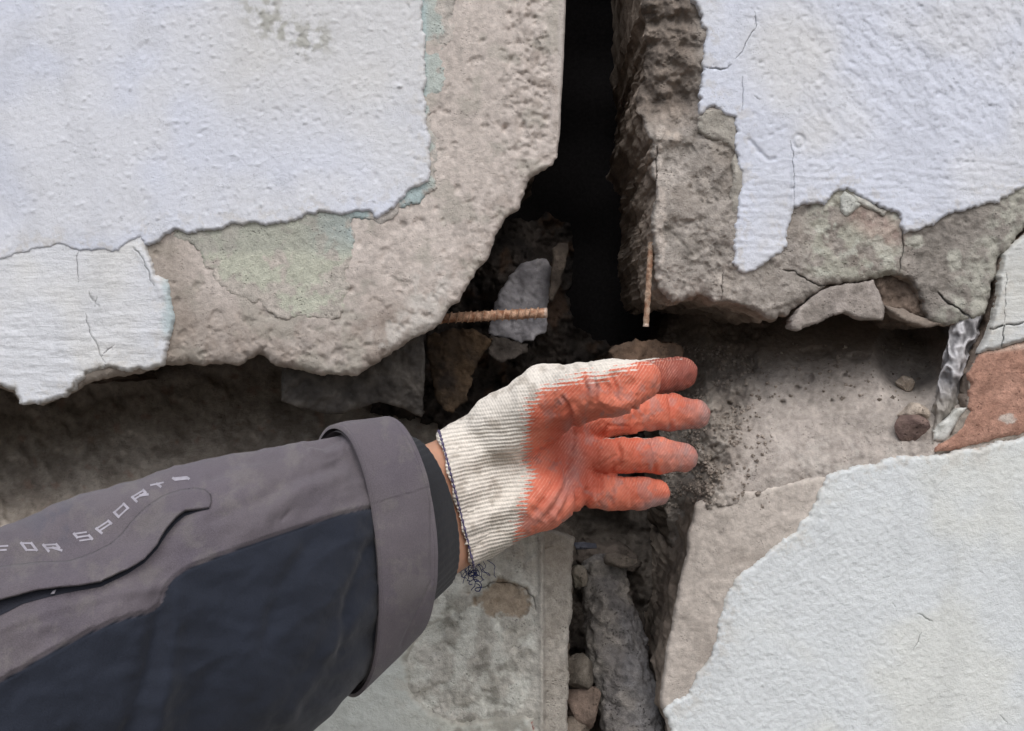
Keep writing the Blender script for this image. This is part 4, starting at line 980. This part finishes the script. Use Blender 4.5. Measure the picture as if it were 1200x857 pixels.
# cuff flutes
kn = ss(40, 0, (V-CUT)@HAX*1000-20)
dsp += kn*.0010*np.sin((V-CUT)@PERP*1000*.34+1.2)
fw = ss(640, 690, px)*fr
dsp -= fw*.00035*ss(.13, 0, np.abs(fbm(px, py, 10, 3, 332, sy=30)))
dsp -= ss(625, 650, px)*fr*.0003*ss(.1, 0, np.abs(fbm(px+py*.5, py-px*.4, 13, 3, 333, sy=34)))
V = V+Nn*dsp[:, None]
# rubber coating: signed distance (photo px) to its edge
coat_poly = [(750, 425), (764, 419), (790, 410), (840, 405), (860, 520), (830, 600), (760, 640), (640, 650), (604, 624), (609, 605), (612, 588), (617, 570), (620, 552), (617, 535), (616, 510), (616, 490), (620, 470), (630, 459), (642, 452), (658, 446), (676, 443), (700, 440), (726, 436), (744, 431)]
cs = np.clip(sdist(px, py, coat_poly), -30, 30)
bk = ss(-.25, .25, Nn[:, 1]); tipz = ss(752, 790, px)
cs = cs*(1-bk*(1-tipz))-30*bk*(1-tipz)
rib = (V-CUT)@np.array([.10, 0, -1.])*1000
hx = (V-CUT)@HAX*1000
clean = lin(228, 132, 106, 1.0); deep = lin(202, 102, 78, 1.0)
t = np.clip(.5+.8*fbm(px, py, 40, 4, 303), 0, 1); rc = mixc(clean, deep, t)
rc = mixc(rc, np.tile(lin(176, 80, 62), (len(V), 1)), ss(48, 16, np.hypot(px-682, (py-535)*.7))*.7)  # shading of the palm hollow painted in as deeper orange
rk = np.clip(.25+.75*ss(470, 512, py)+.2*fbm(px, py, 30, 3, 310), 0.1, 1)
def dirt(x0, x1, y0, seed): return ss(x0, x1, px+12*fbm(px, py, 14, 3, seed))
dm = np.zeros(len(V))
dm = np.maximum(dm, ss(795, 832, px)*ss(452, 470, py)*ss(512, 500, py)*.75)
dm = np.maximum(dm, ss(492, 503, py)*ss(745, 780, px)*ss(512, 506, py)*.7)
dm = np.maximum(dm, ss(775, 800, px)*ss(512, 520, py)*ss(562, 552, py)*.6)
dm = np.maximum(dm, ss(580, 592, py+.18*(px-760))*ss(735, 765, px)*.8)
dm = np.maximum(dm, ss(455, 440, py)*ss(776, 790, px)*.5)
dm = np.maximum(dm, .38*ss(.1, .5, fbm(px, py, 24, 5, 312, gain=.65)))
dm = np.maximum(dm, .35*np.exp(-(poly_dist(px, py, [(640, 606), (664, 575), (676, 545), (668, 500)])/9)**2))
dm = dm*(1+.5*fbm(px, py, 10, 4, 304)); rc = mixc(rc, np.tile(lin(160, 128, 124), (len(V), 1)), np.clip(dm*1.2, 0, .92))
ix_shade = ss(725, 740, px)*ss(466, 458, py)*ss(-.080, -.070, V[:, 1]); rc = mixc(rc, np.tile(lin(140, 72, 62), (len(V), 1)), ix_shade*.75)  # index finger darkened in the colour, as shade behind the thumb
kc = np.tile(lin(238, 231, 221), (len(V), 1))*(1-.06*np.clip(fbm(px, py, 30, 4, 305)+.3, 0, 1))[:, None]
kc = mixc(kc, np.tile(lin(150, 138, 124), (len(V), 1)), np.clip(ss(600, 560, py*0+px)*0+ss(.15, .55, fbm(px, py, 22, 4, 306))*.45+ss(615, 650, py)*.25, 0, 1))
def glove_mat():
    m, nt, b = newmat('coated_knit'); L = nt.links.new
    A = lambda n: N(nt, 'ShaderNodeAttribute', attribute_name=n)
    rc_ = A('rubber').outputs['Color']; kc_ = A('knit').outputs['Color']; sdv = A('coat').outputs['Fac']; rb = A('rib').outputs['Fac']; hxx = A('along').outputs['Fac']
    tc = N(nt, 'ShaderNodeTexCoord').outputs['Object']
    nz = N(nt, 'ShaderNodeTexNoise', Scale=500.0, Detail=3.0); L(tc, nz.inputs['Vector'])
    nb = N(nt, 'ShaderNodeTexNoise', Scale=90.0, Detail=3.0); L(tc, nb.inputs['Vector'])
    wob = math_(nt, 'MULTIPLY', nb.outputs[0], 1.6)
    ribw = math_(nt, 'SINE', math_(nt, 'MULTIPLY', math_(nt, 'ADD', rb, wob), 2*math.pi/2.35))
    sti = math_(nt, 'SINE', math_(nt, 'MULTIPLY', hxx, 2*math.pi/1.5))
    edge = math_(nt, 'ADD', sdv, math_(nt, 'ADD', math_(nt, 'MULTIPLY', ribw, 5.5), math_(nt, 'ADD', mapr(nt, nz.outputs[0], .3, .7, -4.0, 4.0), mapr(nt, nb.outputs[0], .3, .7, -6.0, 6.0))))
    mask = mapr(nt, edge, -2.5, 3.5, 0, 1)
    # knit: shade between the ribs painted in as darker grooves
    rkk = A('ribk').outputs['Fac']
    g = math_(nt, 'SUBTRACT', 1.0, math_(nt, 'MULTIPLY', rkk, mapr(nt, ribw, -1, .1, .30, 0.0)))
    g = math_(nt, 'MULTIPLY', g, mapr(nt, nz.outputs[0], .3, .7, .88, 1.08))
    cmb = N(nt, 'ShaderNodeCombineColor')
    for i in range(3): L(g, cmb.inputs[i])
    k2 = N(nt, 'ShaderNodeMix', data_type='RGBA', blend_type='MULTIPLY'); k2.inputs[0].default_value = 1; L(kc_, k2.inputs[6]); L(cmb.outputs[0], k2.inputs[7])
    # rubber: pale rubbed threads on the ridges near the edge
    fine = math_(nt, 'SINE', math_(nt, 'MULTIPLY', math_(nt, 'ADD', math_(nt, 'ADD', math_(nt, 'MULTIPLY', hxx, .8), rb), wob), 2*math.pi/1.9))
    pale = N(nt, 'ShaderNodeMix', data_type='RGBA'); pale.inputs[7].default_value = (*lin(240, 178, 158), 1); L(rc_, pale.inputs[6])
    near = math_(nt, 'MULTIPLY', mapr(nt, sdv, 4, 28,   .7, .30), mapr(nt, nb.outputs[0], .35, .65, .25, 1.1))
    L(math_(nt, 'MULTIPLY', near, mapr(nt, math_(nt, 'ADD', fine, mapr(nt, nz.outputs[0], .3, .7, -.6, .6)), .2, 1.2, 0, 1)), pale.inputs[0])
    mx = N(nt, 'ShaderNodeMix', data_type='RGBA'); L(mask, mx.inputs[0]); L(k2.outputs[2], mx.inputs[6]); L(pale.outputs[2], mx.inputs[7]); L(mx.outputs[2], b.inputs['Base Color'])
    kh = math_(nt, 'ADD', math_(nt, 'MULTIPLY', math_(nt, 'MULTIPLY', ribw, rkk), .5), math_(nt, 'MULTIPLY', sti, .12))
    rh = math_(nt, 'MULTIPLY', math_(nt, 'MULTIPLY', fine, mapr(nt, nb.outputs[0], .35, .65, .2, 1)), .17)
    h = N(nt, 'ShaderNodeMix', data_type='FLOAT'); L(mask, h.inputs[0]); L(kh, h.inputs[2]); L(rh, h.inputs[3])
    hh = math_(nt, 'ADD', h.outputs[0], math_(nt, 'MULTIPLY', nz.outputs[0], .5))
    bp = N(nt, 'ShaderNodeBump', Strength=.9, Distance=.0005); L(hh, bp.inputs['Height']); L(bp.outputs[0], b.inputs['Normal'])
    L(mapr(nt, mask, 0, 1, .95, .62), b.inputs['Roughness']); b.inputs['Specular IOR Level'].default_value = .3
    return m
M_glove = glove_mat()
def addcol(o, name, arr):
    a = o.data.color_attributes.new(name, 'FLOAT_COLOR', 'POINT'); a.data.foreach_set('color', np.c_[arr, np.ones(len(arr))].astype(np.float32).ravel())
def sub(V, Q, m):
    q = Q[m]; u, inv = np.unique(q, return_inverse=True); return u, inv.reshape(q.shape)
isr = cs[Q].mean(1) > 0; GN = vnorm(V, Q)
glove_bvh = BVHTree.FromPolygons(V.tolist(), Q.tolist())
parts = []
u, q = sub(V, Q, ~isr)
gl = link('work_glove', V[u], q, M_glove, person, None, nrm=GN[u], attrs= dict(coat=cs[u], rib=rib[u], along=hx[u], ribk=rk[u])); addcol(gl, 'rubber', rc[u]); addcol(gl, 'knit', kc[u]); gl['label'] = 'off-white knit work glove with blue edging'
u, q = sub(V, Q, isr)
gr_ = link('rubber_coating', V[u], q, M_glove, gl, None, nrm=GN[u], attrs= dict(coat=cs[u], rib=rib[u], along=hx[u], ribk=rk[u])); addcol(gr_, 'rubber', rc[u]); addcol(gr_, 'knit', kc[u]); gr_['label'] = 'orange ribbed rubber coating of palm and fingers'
# smooth the shading over the seam by taking normals from the whole surface
# --- bare arm and hand inside the clothes: one continuous surface
def body_f(X):
    return smin(hand_sdf(X, -.0068), forearm_sdf(X, 0), .012)
Vb, Qb = mesh_sdf(body_f, np.array([-.42, -.48, -.27]), np.array([.145, .022, .03]), .0024, 12)
kb = fbm(Vb[:, 0]*1000, Vb[:, 2]*1000, 16, 3, 5, z=Vb[:, 1]*1000)
link('body', Vb, Qb, M_skin, person)
body_bvh = BVHTree.FromPolygons(Vb.tolist(), Qb.tolist())

# --- blue overlocked edge of the glove
ringp = []
for k in range(120):
    ph = 2*math.pi*k/120; d = PERP*math.cos(ph)+np.cross(HAX, PERP)*math.sin(ph)
    o_ = CUT+HAX*(.0014+.03*0)+np.array([0, 0, 0])
    # slanted opening
    far = o_+d*.08; far = far-HAX*(.13*((far-CUT)@PERP)); ori = o_+HAX*0
    dr = ori-far; hit = glove_bvh.ray_cast(Vector(far), Vector(dr/np.linalg.norm(dr)))
    if hit[0] is not None: ringp.append(np.array(hit[0]))
ringp = np.array(ringp)
ringp = np.r_[ringp, ringp[:1]]
tt = np.linspace(0, len(ringp)-1, 700); rp = np.stack([np.interp(tt, np.arange(len(ringp)), ringp[:, i]) for i in range(3)], 1)
rr = .0007+.0003*np.sin(tt*2*math.pi/120*75)
V2, F2 = tube(rp, rr, 8)
cc = mixc(lin(48, 44, 88), lin(104, 96, 122), np.clip(.5+.5*np.sin(np.r_[np.repeat(tt, 8), 0, 0]*2*math.pi/120*75), 0, 1))
M_edge = cloth('edge_stitch', weave=3000)
link('edge_stitching', V2, F2, M_edge, gl, cc)
# frayed blue threads under the cuff
g = np.random.default_rng(9)
Vt = []; Ft = []; k0 = 0
for i in range(18):
    p = np.array([g.normal(553, 7), g.normal(655, 4), -.058]); pts = []
    a = g.uniform(.6, 2.5)
    for s in range(9):
        pts.append(P3(p[0], p[1], p[2])); a += g.normal(0, .9); p = p+np.array([math.cos(a)*3.2, abs(math.sin(a))*2.4+.9, g.normal(0, .0018)])
    v, f = tube(smooth_path(pts, 24), [.00022]*24, 5); Vt.append(v); Ft += [[q_+k0 for q_ in ff] for ff in f]; k0 += len(v)
for i in range(9):
    p = np.array([g.normal(557, 4), g.normal(675, 6), -.058]); pts = []
    a = g.uniform(0, 6)
    for s in range(10):
        pts.append(P3(p[0], p[1], p[2])); a += g.normal(.8, .8); p = p+np.array([math.cos(a)*3, math.sin(a)*3, g.normal(0, .001)])
    v, f = tube(smooth_path(pts, 24), [.0003]*24, 5); Vt.append(v); Ft += [[q_+k0 for q_ in ff] for ff in f]; k0 += len(v)
o = link('loose_threads', np.concatenate(Vt), Ft, M_blue, gl); o['kind'] = 'stuff'; o['label'] = 'tangle of frayed blue threads hanging from the cuff edge'

# --- sleeve as a swept, slightly flattened tube: (px, py, depth, half height mm, half depth mm, tilt)
RINGS = [(462, 621, -.118, 62, 41), (438, 636, -.126, 66, 40), (400, 658, -.136, 71, 37), (345, 689, -.156, 77, 45), (250, 724, -.182, 79, 56), (120, 776, -.210, 81.5, 60), (0, 838, -.234, 82, 63), (-200, 905, -.270, 82, 66), (-450, 995, -.305, 82, 68), (-760, 1110, -.340, 83, 70)]
Wd = np.array([[*P3(r[0], r[1], r[2]), r[3]/1000, r[4]/1000] for r in RINGS])
Wd = np.r_[Wd, [[-.42, -.38, -.33, .086, .074], [-.43, -.37, -.46, .09, .078]]]
def sleeve_rings(W, n):
    R = smooth_path(W, n); c = R[:, :3]; T = np.gradient(c, axis=0); T /= np.linalg.norm(T, axis=1)[:, None]
    return c, R[:, 3], R[:, 4], T
def sleeve_grid(c, ra, rb, T, m, phs, grow=0.0, tilt=.09, full=False):
    Vs = []
    for i in range(len(c)):
        up = np.array([tilt, 0, 1.]); 
        if full and i > len(c)*.93: up = np.array([-1, 0, .2])
        up = up-T[i]*(up@T[i])*.35; up /= np.linalg.norm(up); v = np.cross(T[i], up); v /= np.linalg.norm(v)
        if v[1] > 0: v = -v
        for ph in phs: Vs.append(c[i]+up*math.cos(ph)*(ra[i]+grow)+v*math.sin(ph)*(rb[i]+grow))
    return np.array(Vs)
# unequal steps: fine where seen
n_vis = 300
tpar = np.r_[np.linspace(0, 6.2, n_vis), np.linspace(6.3, 11, 70)]
def smooth_at(pts, t):
    pts = np.asarray(pts, float); P = np.r_[[2*pts[0]-pts[1]], pts, [2*pts[-1]-pts[-2]]]
    i = np.clip(t.astype(int), 0, len(pts)-2); f = (t-i)[:, None]; a, b, c, d = P[i], P[i+1], P[i+2], P[i+3]
    return .5*(2*b+(c-a)*f+(2*a-5*b+4*c-d)*f**2+(3*b-a-3*c+d)*f**3)
phs = np.r_[np.linspace(-.25, math.pi+.25, 300, endpoint=False), np.linspace(math.pi+.25, 2*math.pi-.25, 60, endpoint=False)]
m = len(phs)
def build_sleeve(tp, grow=0.0):
    R = smooth_at(Wd, tp); c = R[:, :3]; T = np.gradient(c, axis=0); T /= np.linalg.norm(T, axis=1)[:, None]
    return sleeve_grid(c, R[:, 3], R[:, 4], T, m, phs, grow, full=True), c
def gridF(n, m): 
    i, k = np.meshgrid(np.arange(n-1), np.arange(m), indexing='ij'); i = i.ravel(); k = k.ravel(); k2 = (k+1) % m
    return np.c_[i*m+k, (i+1)*m+k, (i+1)*m+k2, i*m+k2]
# boundary of the navy panel
navy_edge = [(-400, 930), (-120, 850), (0, 799), (51, 770), (101, 743), (135, 729), (158, 722), (176, 718), (185, 712), (190, 706), (193, 696), (197, 687), (203, 679), (218, 668), (237, 660), (265, 649), (294, 638), (338, 623), (400, 603), (440, 594), (520, 570)]
navy_poly = navy_edge+[(700, 700), (700, 1500), (-3000, 1500), (-3000, 1300)]
def fabric(Vs, which):
    px, py = topix(Vs)
    # behind the camera plane pixel coords are meaningless: use height there
    bad = Vs[:, 1] < -.5
    sd = np.clip(sdist(px, py, navy_poly), -20, 20); sd = np.where(bad, 20, sd)
    grey = lin(104, 98, 103); grey2 = lin(96, 90, 99); nav = lin(36, 41, 53)
    n = fbm(px, py, 90, 4, 401)
    gcol = mixc(grey, grey2, np.clip(.5+.5*n, 0, 1)); gcol = mixc(gcol, np.tile(lin(122, 118, 115), (len(Vs), 1)), ss(.0, .7, fbm(px, py, 44, 6, 402, gain=.7))*.35)
    gcol = mixc(gcol, np.tile(lin(88, 87, 98), (len(Vs), 1)), ss(60, 20, np.hypot((px-70), (py-610)*1.6))*.6*ss(-.2, .4, fbm(px, py, 26, 4, 403)))
    ncol = np.tile(nav, (len(Vs), 1))*(1+.12*fbm(px, py, 60, 4, 404))[:, None]
    st_ = np.exp(-((sd+4.5)/.8)**2)*.35; gcol = gcol*(1-st_)[:, None]
    if which == 'band': return gcol*.98, sd
    t = ss(-.7, .7, sd); return mixc(gcol, ncol, t), sd
Vs, cs_ = build_sleeve(tpar[24:])
nr_ = len(tpar)-24
Fs = gridF(nr_, m)
Ns = vnorm(Vs, Fs)
if ((Vs-np.repeat(cs_, m, 0))*Ns).sum(1).mean() < 0: Ns = -Ns; Fs = Fs[:, ::-1]
spx, spy = topix(Vs)
def sleeve_relief(px, py, V):
    u_ = px*.93-py*.36; v_ = px*.36+py*.93
    o = .0030*fbm(px, py, 150, 3, 411)+.0011*(.4-np.sqrt(fbm(u_, v_, 150, 3, 412, sy=60)**2+.004))*2+.0005*fbm(px, py, 22, 3, 413)
    bad = V[:, 1] < -.5
    # seam ridge between cloths
    sd = np.clip(sdist(px, py, navy_poly), -20, 20)
    o += -.0011*np.exp(-(sd/1.8)**2)+.0006*ss(0, -3, sd)
    for pts, wd, dp in [([(190, 700), (186, 740), (176, 790), (160, 830), (140, 870), (120, 960)], 13, -.0035), ([(205, 700), (204, 740), (196, 790), (185, 840), (160, 900)], 13, .0028),
                        ([(0, 655), (60, 645), (100, 610), (140, 585)], 18, -.0012), ([(398, 512), (380, 520), (362, 521)], 5, -.0016), ([(400, 526), (382, 532), (366, 528)], 4, .0012),
                        ([(418, 610), (380, 700), (330, 790), (290, 860)], 26, .0022), ([(300, 655), (280, 720), (240, 800), (220, 870)], 26, -.0022),
                        ([(250, 590), (300, 575), (360, 560)], 22, .0014), ([(330, 610), (338, 600)], 2, -.0008), ([(395, 545), (350, 560), (300, 590), (250, 610)], 9, -.0018), ([(400, 560), (355, 577), (310, 606)], 9, .0016), ([(430, 640), (405, 700), (395, 760)], 7, -.0016), ([(442, 690), (380, 760), (330, 840)], 10, .0020), ([(360, 640), (330, 690), (310, 760)], 10, -.0016), ([(0, 740), (60, 716), (120, 700), (175, 690)], 7, .0013), ([(250, 560), (280, 545), (330, 535)], 7, -.0012)]:
        o += dp*np.exp(-(poly_dist(px, py, pts)/wd)**2)
    return np.where(bad, 0, o)-.0012*ss(300, 420, px+.0*py)*0
Vs = Vs+Ns*sleeve_relief(spx, spy, Vs)[:, None]
SN = vnorm(Vs, Fs)
colS, sdS = fabric(Vs, 'sleeve')
sleeve_bvh = BVHTree.FromPolygons(Vs.tolist(), Fs.tolist())
isn = sdS[Fs].mean(1) > 0
u, q = sub(Vs, Fs, ~isn); sl = link('jacket_sleeve', Vs[u], q, M_sleeve, person, colS[u], nrm=SN[u]); sl['label'] = 'grey upper cloth of the sleeve'
u, q = sub(Vs, Fs, isn)
# close the far end of the sleeve above the elbow
navp = link('navy_panel', Vs[u], q, M_sleeve, sl, colS[u], nrm=SN[u]); navp['label'] = 'dark navy cloth of the sleeve underside'
endc = Vs[-m:]; Vc = np.r_[endc, [endc.mean(0)]]; Fc = [[k, (k+1) % m, m] for k in range(m)]
link('sleeve_end', Vc, Fc, M_sleeve, sl, np.tile(lin(52, 57, 70), (m+1, 1)))
# cuff band: outside, rolled rim, inside
tb = np.linspace(0, 2.0, 110)
def band_rings():
    R = smooth_at(Wd, tb); c = R[:, :3]; T = np.gradient(c, axis=0); T /= np.linalg.norm(T, axis=1)[:, None]
    grow = .0032+.0018*ss(1.0, 1.9, tb)
    outer = sleeve_grid(c, R[:, 3]+grow, R[:, 4]+grow, T, m, phs).reshape(len(tb), m, 3)
    inner = sleeve_grid(c, R[:, 3]+.0008, R[:, 4]+.0008, T, m, phs).reshape(len(tb), m, 3)
    rim = (outer[0]+inner[0])/2-T[0]*.0006
    back = (outer[-1]+inner[-1])/2+T[-1]*.0006
    allr = np.concatenate([[back], outer[::-1], [rim], inner]); return allr
br_ = band_rings(); nb_ = len(br_); Vb2 = br_.reshape(-1, 3); Fb2 = gridF(nb_, m)
Nb2 = vnorm(Vb2, Fb2); cen = np.repeat(br_.mean(1), m, 0)
sgn = np.sign(((Vb2-cen)*Nb2).sum(1)[m*5:m*80].mean()); 
if sgn < 0: Fb2 = Fb2[:, ::-1]
bpx, bqy = topix(Vb2)
rad = (Vb2-cen); rad /= np.linalg.norm(rad, axis=1)[:, None]+1e-9
Vb2 = Vb2+rad*(.0016*fbm(bpx, bqy, 110, 3, 421)+.0014*np.exp(-(poly_dist(bpx, bqy, [(425, 515), (470, 600), (475, 680), (440, 780)])/20)**2)-.0007*np.exp(-(poly_dist(bpx, bqy, [(468, 500), (505, 580), (505, 680), (470, 755)])/2.0)**2))[:, None]
cb, _ = fabric(Vb2, 'band'); kk = np.repeat(np.arange(nb_), m); cb = cb*(1-.3*((kk == 97)|(kk == 6)))[:, None]
cbd = link('cuff_band', Vb2, Fb2, M_sleeve, sl, cb)
# dark knit inner cuff
def loft(rings, n, mm, grow=0):
    Wn = np.array([[*P3(r[0], r[1], r[2]), r[3]/1000, r[4]/1000] for r in rings]); t = np.linspace(0, len(rings)-1, n); R = smooth_at(Wn, t)
    c = R[:, :3]; T = np.gradient(c, axis=0); T /= np.linalg.norm(T, axis=1)[:, None]
    ph = np.linspace(0, 2*math.pi, mm, endpoint=False); Vs = []
    for i in range(n):
        up = np.array([-.16, 0, 1.]); up = up-T[i]*(up@T[i])*.35; up /= np.linalg.norm(up); v = np.cross(T[i], up); v /= np.linalg.norm(v)
        for p in ph: Vs.append(c[i]+up*math.cos(p)*(R[i, 3]+grow)+v*math.sin(p)*(R[i, 4]+grow))
    return np.array(Vs).reshape(n, mm, 3), T
ic, Ti = loft([(499, 601, -.092, 47, 27), (475, 615, -.104, 49, 31), (440, 636, -.122, 50, 34), (400, 655, -.135, 50, 36)], 60, 200)
ii, _ = loft([(499, 601, -.092, 44.5, 24.5), (475, 615, -.104, 46, 28), (440, 636, -.122, 47, 31), (400, 655, -.135, 48, 33)], 60, 200)
al = np.concatenate([ic[::-1], [(ic[0]+ii[0])/2-Ti[0]*.001], ii]); Vi = al.reshape(-1, 3); Fi = gridF(len(al), 200)[:, ::-1]
k = np.tile(np.arange(200), len(al)); cI = np.tile(lin(42, 44, 49), (len(Vi), 1))
ceni = np.repeat(al.mean(1), 200, 0); Vi = Vi+(Vi-ceni)*(.006*np.sin(k*2*math.pi/200*50))[:, None]
link('inner_cuff', Vi, Fi, M_knitcuff, person, cI)

# --- things laid on the sleeve cloth: follow the cloth by casting from the viewpoint side, then take thickness along the cloth normal
CAM = Vector((0, -D, 0))
def onto(px, py, bvh, off):
    p = Vector(P3(px, py, 0)[()]) if False else Vector(P3(px, py, 0.0).reshape(3)); d = (p-CAM).normalized()
    h = bvh.ray_cast(CAM, d)
    if h[0] is None: return None
    n = h[1] if h[1].dot(d) < 0 else -h[1]
    return np.array(h[0]+n*off), np.array(n)
flap_top = [(-40, 674), (0, 665), (30, 661), (50, 659), (81, 658), (105, 650), (129, 638), (142, 627), (152, 614), (163, 602), (176, 591), (192, 581), (210, 575), (228, 572.5), (240, 574), (247, 580), (248, 588)]
flap_low = [(245, 596), (232, 599), (217, 603), (206, 612), (196, 623), (184, 641), (169, 657), (148, 671), (118, 685), (95, 689), (68, 692), (45, 695), (27, 699), (0, 707), (-40, 717)]
def flap():
    o = refine(flap_top+flap_low, 1.6); o = o[(o[:, 0] > -41)]
    x0, y0 = o.min(0); x1, y1 = o.max(0); gx, gy = np.meshgrid(np.arange(x0, x1, 2), np.arange(y0, y1, 2)); p = np.c_[gx.ravel(), gy.ravel()]
    p = p[sdist(p[:, 0], p[:, 1], flap_top+flap_low) > 1]
    allp = np.r_[o, p]; r = delaunay_2d_cdt([Vector(q) for q in allp], [(i, (i+1) % len(o)) for i in range(len(o))], [], 0, 1e-4, False)
    v2 = np.array([tuple(q) for q in r[0]]); tri = np.array(r[2]); c = v2[tri].mean(1); tri = tri[inside(c[:, 0], c[:, 1], flap_top+flap_low)]
    dl = poly_dist(v2[:, 0], v2[:, 1], flap_low); dt = poly_dist(v2[:, 0], v2[:, 1], flap_top)
    h = .0006+.0030*ss(26, 0, dl)*ss(250, 200, v2[:, 0])+.0008*ss(0, 5, dt)
    top = []; bot = []
    for q, hh in zip(v2, h):
        pass
        ns = [onto(q[0]+a, q[1]+b, sleeve_bvh, 0) for a, b in ((0, 0), (9, 0), (-9, 0), (0, 9), (0, -9), (6, 6), (-6, -6))]
        na = np.sum([z[1] for z in ns if z is not None], 0); na /= np.linalg.norm(na); b0 = onto(q[0], q[1], sleeve_bvh, 0)[0]
        top.append(b0+na*hh); bot.append(b0+na*max(-.0002, hh-.0016))
    top = np.array(top); bot = np.array(bot); n = len(top)
    a, b, c = v2[tri[:, 0]], v2[tri[:, 1]], v2[tri[:, 2]]; ar = (b[:, 0]-a[:, 0])*(c[:, 1]-a[:, 1])-(b[:, 1]-a[:, 1])*(c[:, 0]-a[:, 0]); tri[ar > 0] = tri[ar > 0][:, ::-1]
    e = np.concatenate([tri[:, [0, 1]], tri[:, [1, 2]], tri[:, [2, 0]]]); key = e.min(1)*10**6+e.max(1); u_, inv, cnt = np.unique(key, return_inverse=True, return_counts=True); be = e[cnt[inv] == 1]
    F = tri.tolist()+(tri[:, ::-1]+n).tolist()+np.c_[be[:, 1], be[:, 0], be[:, 0]+n, be[:, 1]+n].tolist()
    col, _ = fabric(top, 'band'); col = col*(1-.6*ss(1.6, .6, dt))[:, None]; col = np.r_[col, col*.6]
    link('pocket_flap', np.r_[top, bot], F, M_sleeve, sl, col)
flap()
# dark slot under the flap: shade of the gap, painted as a strip on the cloth
slot = [(245, 597), (232, 600), (217, 605), (206, 614), (196, 626), (184, 644), (169, 660), (148, 674), (118, 688), (95, 692), (68, 697), (45, 703), (27, 708), (0, 722), (-40, 740)]
pts = []
Vq = []; Fq = []
up_ = refine(flap_low, 3); up_ = up_[up_[:, 0] > -41][:-1] if False else np.array(lerp_path(flap_low, 120)); lo_ = np.array(lerp_path(slot, 120))
for a, b in zip(up_, lo_):
    for f in (-.6, .0, .33, .66, 1.0): 
        q = a+(b-a)*f+(np.array([0, -2.5]) if f < 0 else 0); r_ = onto(q[0], q[1], sleeve_bvh, .0003); Vq.append(r_[0])
for i in range(119):
    for k in range(4): Fq.append([i*5+k, i*5+k+1, (i+1)*5+k+1, (i+1)*5+k])
link('pocket_opening', np.array(Vq), Fq, M_sleeve, sl, np.tile(lin(40, 42, 52), (len(Vq), 1)))
# printed letters, simple strokes: FOR SPORT and the start of the next letter
GLY = {'F': [[(0, 1), (0, 0), (1, 0)], [(0, .5), (.8, .5)]], 'O': [[(0, 0), (1, 0), (1, 1), (0, 1), (0, 0), (.2, 0)]], 'R': [[(0, 1), (0, 0), (1, 0), (1, .52), (0, .52)], [(.55, .52), (1, 1)]],
       'S': [[(1, 0), (0, 0), (0, .5), (1, .5), (1, 1), (0, 1)]], 'P': [[(0, 1), (0, 0), (1, 0), (1, .55), (0, .55)]], 'T': [[(0, 0), (1, 0)], [(.5, 0), (.5, 1)]]}
#      char, top-left, top-right, bottom-left in photo px
LET = [('F', (-5, 641), (9, 640), (-3, 650)), ('O', (25, 637), (37, 637), (31, 645)), ('R', (51, 639), (66, 638.5), (57, 646)), ('S', (87, 626), (101, 624), (94, 634)), ('P', (113, 620), (127, 611), (119, 625)),
       ('O', (134, 601), (145, 591), (139, 606)), ('R', (155, 583), (168, 575), (160, 588)), ('T', (177, 569), (191, 566), (181, 572)), ('S', (203, 561), (218, 559.5), (206, 563))]
def seg_quad(p, q, hw):
    d = q-p; L = np.linalg.norm(d)+1e-9; d /= L; nrm = np.array([-d[1], d[0]]); p = p-d*hw*.9; q = q+d*hw*.9
    k = max(2, int(L/3)+1); t = np.linspace(0, 1, k); return [(p+(q-p)*x+nrm*hw, p+(q-p)*x-nrm*hw) for x in t]
for li, (ch, tl, tr, bl) in enumerate(LET):
    tl, tr, bl = map(lambda z: np.array(z, float), (tl, tr, bl)); Vl = []; Fl = []
    for si, st in enumerate(GLY[ch]):
        for p, q in zip(st[:-1], st[1:]):
            P = tl+(tr-tl)*p[0]+(bl-tl)*p[1]; Qq = tl+(tr-tl)*q[0]+(bl-tl)*q[1]
            horiz = abs(p[1]-q[1]) < .1
            sq = seg_quad(P, Qq, .95 if horiz else 1.45); k0 = len(Vl)
            if any(onto(z[0], z[1], sleeve_bvh, 0) is None for ab in sq for z in ab): continue
            for a, b in sq:
                Vl.append(onto(a[0], a[1], sleeve_bvh, .00018+.000004*len(Fl))[0]); Vl.append(onto(b[0], b[1], sleeve_bvh, .00018+.000004*len(Fl))[0])
            for i in range(len(sq)-1): Fl.append([k0+2*i, k0+2*i+1, k0+2*i+3, k0+2*i+2])
    if not Vl: continue
    o = link('printed_letter', np.array(Vl), Fl, M_print, sl); o['label'] = 'pale printed letter '+ch
# little tag on the pocket seam
tagp = [onto(x, y, sleeve_bvh, .0012)[0] for x, y in ((60, 697), (63, 693), (66, 692), (64, 697))]
link('zip_pull', np.array(tagp+[t_-np.array([0, .0006, 0]) for t_ in tagp]), [[0, 1, 2, 3], [7, 6, 5, 4], [0, 4, 5, 1], [1, 5, 6, 2], [2, 6, 7, 3], [3, 7, 4, 0]], M_print, sl)
